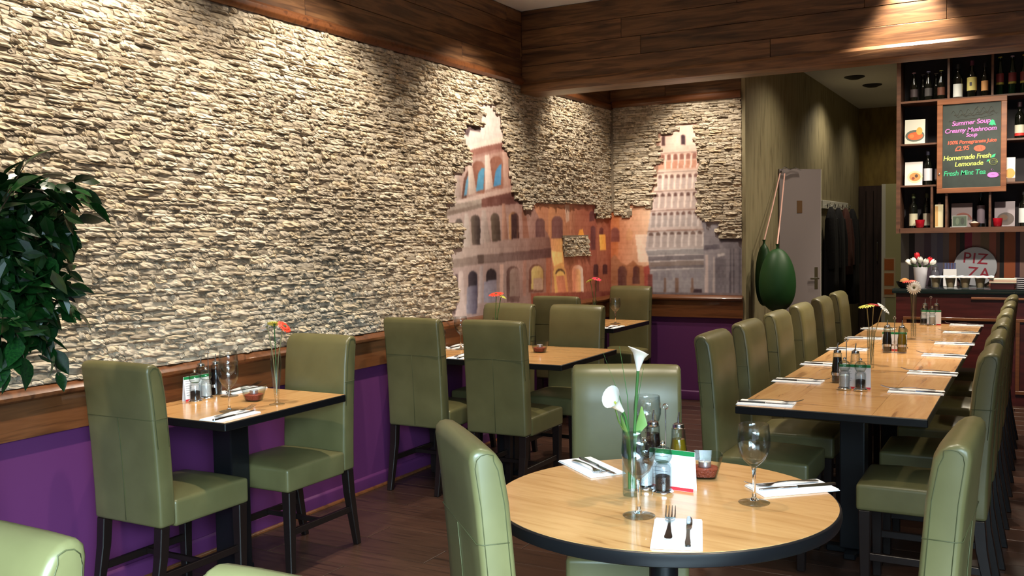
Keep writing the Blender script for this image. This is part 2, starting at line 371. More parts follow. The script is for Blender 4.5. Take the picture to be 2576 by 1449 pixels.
boards(bm_, 'x', XL + 0.02, 2.4, 6.55, [2.66, 2.79, 2.92, 3.06, ZC - 0.002], 0.018, 1, (1.2, 2.4))
# mouldings
def moulding(name, prof, axis, a, b, mat, parent=None):
    return link(name, MB().prism(prof, axis, a, b).mesh(name, 0.004, 2, 0.5, 0.6), mat, parent)
tl = structure(moulding('trim_2', [(XL, 2.645), (XL + 0.03, 2.645), (XL + 0.046, 2.665), (XL + 0.046, 2.69), (XL + 0.022, 2.71), (XL, 2.71)], 'y', 0.4, YB, M['rail']), 'rounded timber moulding along the top of the left stone')
structure(moulding('trim_3', [(YB, 2.66), (YB - 0.03, 2.66), (YB - 0.046, 2.68), (YB - 0.046, 2.71), (YB - 0.022, 2.73), (YB, 2.73)], 'x', XL + 0.046, -2.262, M['rail']), 'rounded timber moulding along the top of the back stone')
structure(moulding('trim_4', [(6.76, 2.585), (6.50, 2.585), (6.50, 2.645), (6.515, 2.668), (6.76, 2.668)], 'x', XL + 0.02, 2.6, M['timber']), 'timber moulding under the beam')
# dado: board and half-round cap, then skirting
d = structure(boxobj('trim_5', (XL, XL + 0.024, 0.4, YB, 0.738, 0.885), M['rail']), 'timber dado board on the left wall')
d.data.materials[0] = mottled('dado_timber_left', [(0.25, (62, 33, 19)), (0.5, (110, 66, 37)), (0.75, (88, 50, 27))], (12, 1.0, 12), 2.5, 7, 0.32, 0.05, distort=0.5, coat=0.3)
capz = [(0, 0.885), (0.035, 0.885), (0.05, 0.895), (0.052, 0.91), (0.04, 0.922), (0.03, 0.93), (0.0, 0.938)]
structure(moulding('trim_6', [(XL + u, v) for u, v in capz], 'y', 0.4, YB, M['rail']), 'rounded dado cap on the left wall')
structure(boxobj('trim_7', (XL + 0.024, -2.25, YB - 0.024, YB, 0.748, 0.895), M['rail']), 'timber dado board on the back wall')
structure(moulding('trim_8', [(YB - u, v + 0.012) for u, v in capz], 'x', XL + 0.052, -2.25, M['rail']), 'rounded dado cap on the back wall')
structure(moulding('baseboard_left', [(XL, 0), (XL + 0.018, 0), (XL + 0.018, 0.075), (XL + 0.008, 0.086), (XL, 0.086)], 'y', 0.0, YB, M['purple']), 'purple skirting board')
structure(moulding('baseboard_back', [(YB, 0), (YB - 0.018, 0), (YB - 0.018, 0.075), (YB - 0.008, 0.086), (YB, 0.086)], 'x', XL + 0.018, -2.25, M['purple']))
structure(moulding('trim_9', [(XL + 0.018, 0), (XL + 0.034, 0), (XL + 0.030, 0.010), (XL + 0.018, 0.016)], 'y', 0.0, YB, M['rail']), 'thin timber quadrant at the foot of the left skirting')

# ------------------------------------------------------------------ wall print (flat picture) and split-stone cladding round it
MASK_LEFT = [(5.461,0.952),(5.467,0.979),(5.567,1.086),(5.565,1.165),(5.537,1.221),(5.473,1.281),(5.491,1.347),(5.454,1.426),(5.611,1.429),(5.646,1.535),(5.638,1.593),(5.46,1.603),(5.433,1.664),(5.445,1.728),(5.535,1.735),(5.548,1.938),(5.651,1.948),(5.701,2.017),(5.781,2.03),(5.752,2.105),(5.695,2.137),(5.674,2.279),(5.916,2.288),(5.936,2.38),(5.906,2.45),(6.157,2.461),(6.103,2.429),(6.208,2.388),(6.233,2.256),(6.266,2.141),(6.344,2.108),(6.318,2.053),(6.381,1.898),(6.408,1.782),(6.523,1.77),(6.547,1.709),(6.646,1.692),(6.709,1.762),(7.925,1.775),(7.939,1.654),(8.176,1.657),(8.368,1.748),(8.434,0.591)]
ISLAND = [(7.226,1.492),(7.735,1.488),(7.772,1.315),(7.259,1.309)]
MASK_BACK = [(-3.57,1.759),(-3.408,1.674),(-3.33,1.643),(-3.274,1.685),(-3.301,1.77),(-3.089,1.738),(-3.088,1.871),(-3.106,1.94),(-3.049,1.963),(-3.082,2.036),(-3.074,2.125),(-3.006,2.129),(-3.024,2.212),(-3.004,2.278),(-3.042,2.306),(-3.011,2.41),(-2.891,2.392),(-2.846,2.48),(-2.67,2.478),(-2.661,2.282),(-2.644,2.061),(-2.656,1.876),(-2.657,1.69),(-2.618,1.608),(-2.463,1.605),(-2.453,1.56),(-2.485,1.525),(-2.45,1.455),(-2.211,1.452),(-2.213,0.893),(-3.602,0.867)]
ART_LEFT = [([(5.283,0.914),(5.342,2.459),(6.772,2.634),(6.71,0.785)],(186,170,166),(158,104,84)),([(6.644,1.85),(8.324,1.906),(8.287,0.568),(6.607,0.732)],(192,124,86),(152,76,56)),([(6.982,1.765),(7.446,1.775),(7.397,1.471),(6.973,1.475)],(206,134,86),(190,116,84)),([(7.288,1.755),(7.382,1.757),(7.37,1.622),(7.307,1.605)],(214,172,150),None),([(7.486,1.759),(7.952,1.769),(7.926,0.891),(7.46,0.923)],(172,94,66),(148,70,54)),([(5.626,2.11),(5.654,2.307),(5.922,2.289),(5.929,2.475),(6.205,2.484),(6.281,2.237),(6.256,2.202),(6.007,2.16),(5.752,2.108)],(206,194,192),(196,174,168)),([(5.674,2.279),(5.916,2.288),(5.915,2.246),(5.773,2.242),(5.75,2.201),(5.713,2.204)],(74,58,62),None),([(5.731,2.131),(6.009,2.194),(6.257,2.241),(6.268,2.2),(6.007,2.154),(5.746,2.102)],(214,204,198),(202,182,170)),([(5.746,2.102),(6.007,2.154),(6.268,2.2),(6.278,2.139),(6.039,2.094),(5.782,2.038)],(150,100,88),(120,72,64)),([(5.772,2.06),(6.017,2.112),(6.279,2.16),(6.284,2.14),(6.039,2.094),(5.782,2.038)],(170,130,120),(140,92,84)),([(5.569,1.95),(5.701,2.025),(5.782,2.038),(6.039,2.094),(6.339,2.138),(6.405,1.866),(5.995,1.809),(5.51,1.732)],(182,158,152),(164,118,104)),([(5.784,1.805),(5.79,1.984),(5.795,1.999),(5.813,2.018),(5.843,2.032),(5.88,2.038),(5.916,2.036),(5.946,2.026),(5.964,2.008),(5.967,1.994),(5.961,1.811)],(120,70,56),(150,96,78)),([(6.031,1.847),(6.037,2.029),(6.042,2.045),(6.063,2.066),(6.097,2.081),(6.138,2.089),(6.18,2.087),(6.214,2.075),(6.234,2.056),(6.238,2.041),(6.231,1.854)],(120,70,56),(150,96,78)),([(5.644,1.762),(5.681,1.901),(5.73,1.958),(5.757,1.954),(5.708,1.77)],(96,60,50),None),([(5.839,1.818),(5.876,1.948),(5.922,1.987),(5.967,1.993),(5.945,1.838)],(64,140,184),None),([(6.089,1.861),(6.122,1.972),(6.177,2.022),(6.214,2.035),(6.202,1.882)],(58,128,182),None),([(5.676,1.78),(5.707,1.885),(5.735,1.925),(5.744,1.903),(5.714,1.792)],(90,150,190),None),([(5.743,2.019),(5.787,2.033),(5.849,1.813),(5.74,1.793)],(208,192,182),(168,140,128)),([(5.976,2.084),(6.034,2.094),(6.089,1.855),(5.973,1.834)],(216,202,194),(176,140,126)),([(6.229,2.124),(6.296,2.135),(6.374,1.889),(6.256,1.873)],(196,160,146),(150,100,84)),([(5.547,1.922),(5.62,1.936),(5.644,1.768),(5.541,1.738)],(196,182,176),(150,130,124)),([(5.51,1.737),(5.995,1.817),(6.399,1.878),(6.404,1.842),(5.994,1.783),(5.459,1.694)],(214,200,196),(180,140,128)),([(5.41,1.703),(5.914,1.769),(5.912,1.707),(5.407,1.629)],(160,146,138),None),([(5.433,1.667),(5.913,1.735),(5.912,1.707),(5.407,1.629)],(128,112,104),None),([(5.914,1.769),(6.416,1.837),(6.576,1.787),(6.575,1.756),(5.912,1.701)],(112,66,58),(84,44,42)),([(5.407,1.634),(5.912,1.707),(6.675,1.764),(6.988,1.488),(5.585,1.418),(5.398,1.385)],(190,174,172),(142,92,80)),([(5.58,1.435),(5.556,1.598),(5.558,1.606),(5.568,1.616),(5.584,1.623),(5.603,1.625),(5.622,1.623),(5.638,1.616),(5.647,1.607),(5.649,1.599),(5.674,1.433)],(90,80,78),None),([(5.776,1.443),(5.761,1.619),(5.764,1.63),(5.777,1.643),(5.799,1.652),(5.825,1.655),(5.85,1.652),(5.872,1.644),(5.884,1.631),(5.887,1.62),(5.903,1.44)],(112,98,88),(40,30,34)),([(6.057,1.458),(6.04,1.634),(6.044,1.645),(6.057,1.658),(6.079,1.667),(6.106,1.67),(6.132,1.667),(6.154,1.659),(6.167,1.646),(6.17,1.635),(6.187,1.457)],(96,80,66),(60,44,40)),([(6.316,1.473),(6.31,1.641),(6.314,1.653),(6.33,1.668),(6.357,1.679),(6.389,1.683),(6.421,1.679),(6.448,1.669),(6.464,1.654),(6.467,1.642),(6.474,1.471)],(196,140,90),(60,28,26)),([(6.354,1.661),(6.443,1.674),(6.436,1.477),(6.354,1.475)],(52,26,28),None),([(5.683,1.664),(5.725,1.665),(5.77,1.431),(5.642,1.428)],(222,212,210),(170,156,150)),([(5.917,1.69),(5.968,1.691),(6.04,1.461),(5.88,1.447)],(200,184,182),(140,120,112)),([(6.215,1.742),(6.258,1.743),(6.304,1.47),(6.206,1.465)],(190,140,120),(130,84,70)),([(6.528,1.724),(6.581,1.725),(6.639,1.478),(6.533,1.473)],(140,84,66),None),([(6.747,1.484),(6.751,1.601),(6.755,1.613),(6.772,1.627),(6.799,1.638),(6.832,1.641),(6.865,1.638),(6.893,1.628),(6.909,1.614),(6.912,1.602),(6.908,1.482)],(92,54,56),(104,60,56)),([(7.031,1.474),(7.035,1.609),(7.04,1.624),(7.062,1.643),(7.097,1.656),(7.141,1.66),(7.184,1.656),(7.219,1.644),(7.241,1.625),(7.245,1.61),(7.241,1.472)],(128,76,74),(118,70,70)),([(7.79,1.621),(7.792,1.688),(7.795,1.695),(7.806,1.705),(7.826,1.711),(7.849,1.714),(7.872,1.712),(7.891,1.706),(7.903,1.697),(7.905,1.689),(7.903,1.622)],(92,40,44),None),([(7.808,1.367),(7.814,1.556),(7.816,1.563),(7.827,1.571),(7.845,1.577),(7.867,1.579),(7.888,1.577),(7.906,1.571),(7.917,1.563),(7.919,1.556),(7.913,1.365)],(98,44,48),None),([(8.007,1.504),(8.008,1.545),(8.01,1.551),(8.019,1.558),(8.035,1.563),(8.054,1.565),(8.072,1.563),(8.088,1.558),(8.097,1.551),(8.099,1.545),(8.097,1.503)],(90,36,36),None),([(7.998,1.5),(8.143,1.499),(8.158,1.357),(8.02,1.359)],(252,196,84),(250,160,60)),([(7.542,1.49),(7.577,1.545),(7.644,1.551),(7.675,1.489)],(252,160,50),None),([(7.862,1.131),(7.865,1.215),(7.867,1.222),(7.878,1.23),(7.896,1.235),(7.918,1.236),(7.94,1.234),(7.958,1.227),(7.969,1.218),(7.971,1.211),(7.969,1.127)],(70,32,36),None),([(8.069,1.137),(8.071,1.207),(8.073,1.214),(8.085,1.223),(8.104,1.228),(8.126,1.229),(8.149,1.226),(8.168,1.22),(8.179,1.211),(8.182,1.203),(8.18,1.132)],(76,34,38),None),([(7.889,1.13),(7.978,1.126),(7.99,0.941),(7.901,0.947)],(110,48,40),None),([(7.016,1.474),(7.233,1.472),(7.264,1.222),(7.067,1.213),(7.012,1.345)],(226,150,96),(236,170,90)),([(7.013,1.377),(7.222,1.356),(7.234,1.273),(7.068,1.245)],(250,206,120),None),([(7.089,0.998),(7.051,1.193),(7.057,1.21),(7.083,1.231),(7.125,1.245),(7.176,1.248),(7.228,1.241),(7.27,1.224),(7.296,1.201),(7.301,1.183),(7.342,0.982)],(222,176,90),(214,140,80)),([(7.142,0.995),(7.102,1.16),(7.106,1.171),(7.123,1.184),(7.15,1.193),(7.182,1.195),(7.215,1.19),(7.242,1.179),(7.258,1.164),(7.261,1.153),(7.303,0.985)],(214,130,92),(196,110,80)),([(7.088,1.179),(7.088,1.18),(7.092,1.193),(7.112,1.209),(7.144,1.219),(7.183,1.221),(7.222,1.216),(7.254,1.203),(7.274,1.185),(7.278,1.172),(7.278,1.171)],(90,60,40),None),([(7.11,1.165),(7.11,1.171),(7.114,1.182),(7.129,1.195),(7.155,1.203),(7.186,1.205),(7.218,1.2),(7.243,1.19),(7.259,1.176),(7.262,1.165),(7.262,1.158)],(236,190,100),None),([(7.421,0.967),(7.412,1.194),(7.418,1.209),(7.441,1.228),(7.48,1.24),(7.527,1.243),(7.574,1.236),(7.613,1.222),(7.636,1.201),(7.641,1.185),(7.651,0.952)],(228,140,100),(224,206,196)),([(7.437,0.966),(7.444,1.178),(7.447,1.187),(7.462,1.199),(7.487,1.207),(7.517,1.209),(7.548,1.204),(7.572,1.195),(7.587,1.182),(7.59,1.172),(7.584,0.956)],(214,120,92),(236,186,120)),([(5.528,1.414),(5.869,1.444),(6.279,1.476),(6.988,1.491),(7.021,1.397),(5.866,1.365),(5.485,1.345)],(196,182,178),(124,78,68)),([(5.485,1.345),(5.866,1.365),(7.021,1.397),(7.018,1.319),(5.892,1.299),(5.463,1.286)],(150,136,130),(82,42,40)),([(5.844,1.368),(5.934,1.372),(5.931,1.303),(5.853,1.3)],(84,66,62),None),([(5.443,1.287),(5.892,1.304),(7.026,1.318),(7.008,0.758),(5.38,0.906)],(184,168,170),(140,92,78)),([(5.543,1.245),(5.579,1.249),(5.568,0.971),(5.512,0.975)],(96,80,86),None),([(5.706,1.002),(5.714,1.225),(5.717,1.235),(5.731,1.248),(5.752,1.256),(5.777,1.258),(5.803,1.254),(5.824,1.244),(5.837,1.23),(5.839,1.22),(5.831,0.993)],(60,52,64),(44,38,52)),([(5.695,1.15),(5.837,1.159),(5.818,0.951),(5.678,0.962)],(150,150,172),(70,64,90)),([(5.961,1.176),(5.963,1.226),(5.966,1.238),(5.982,1.253),(6.008,1.262),(6.039,1.265),(6.07,1.26),(6.095,1.248),(6.11,1.232),(6.113,1.22),(6.112,1.168)],(46,36,42),None),([(5.927,1.177),(6.112,1.18),(6.106,1.016),(5.921,1.023)],(152,148,170),(140,126,140)),([(6.257,1.006),(6.264,1.223),(6.269,1.239),(6.291,1.258),(6.326,1.27),(6.369,1.273),(6.411,1.267),(6.447,1.252),(6.468,1.231),(6.472,1.214),(6.464,0.992)],(96,62,58),(112,76,70)),([(6.308,1.047),(6.314,1.219),(6.318,1.231),(6.334,1.246),(6.361,1.255),(6.393,1.257),(6.426,1.252),(6.453,1.241),(6.469,1.225),(6.472,1.212),(6.466,1.037)],(150,122,110),(140,104,96)),([(6.618,1.059),(6.623,1.217),(6.629,1.235),(6.656,1.257),(6.699,1.272),(6.751,1.276),(6.803,1.268),(6.847,1.25),(6.873,1.226),(6.878,1.206),(6.873,1.044)],(110,62,50),None),([(6.659,1.079),(6.663,1.214),(6.669,1.229),(6.69,1.248),(6.725,1.259),(6.768,1.262),(6.81,1.256),(6.845,1.242),(6.867,1.222),(6.871,1.206),(6.866,1.067)],(206,180,104),(180,140,80)),([(6.696,1.164),(6.862,1.157),(6.859,1.061),(6.693,1.07)],(176,140,120),None),([(5.595,1.265),(5.642,1.269),(5.688,0.934),(5.531,0.947)],(226,210,210),(190,172,172)),([(5.875,1.294),(5.92,1.292),(5.893,1.025),(5.837,1.023)],(204,190,194),(150,134,138)),([(6.164,1.295),(6.224,1.293),(6.203,1.039),(6.155,1.036)],(206,162,148),None),([(6.527,1.308),(6.586,1.309),(6.57,1.031),(6.518,1.031)],(164,112,98),None),([(6.924,1.321),(7.026,1.318),(6.986,0.995),(6.914,0.999)],(160,84,58),None),([(6.651,1.048),(8.298,0.97),(8.287,0.568),(6.64,0.729)],(150,74,56),(120,50,40))]
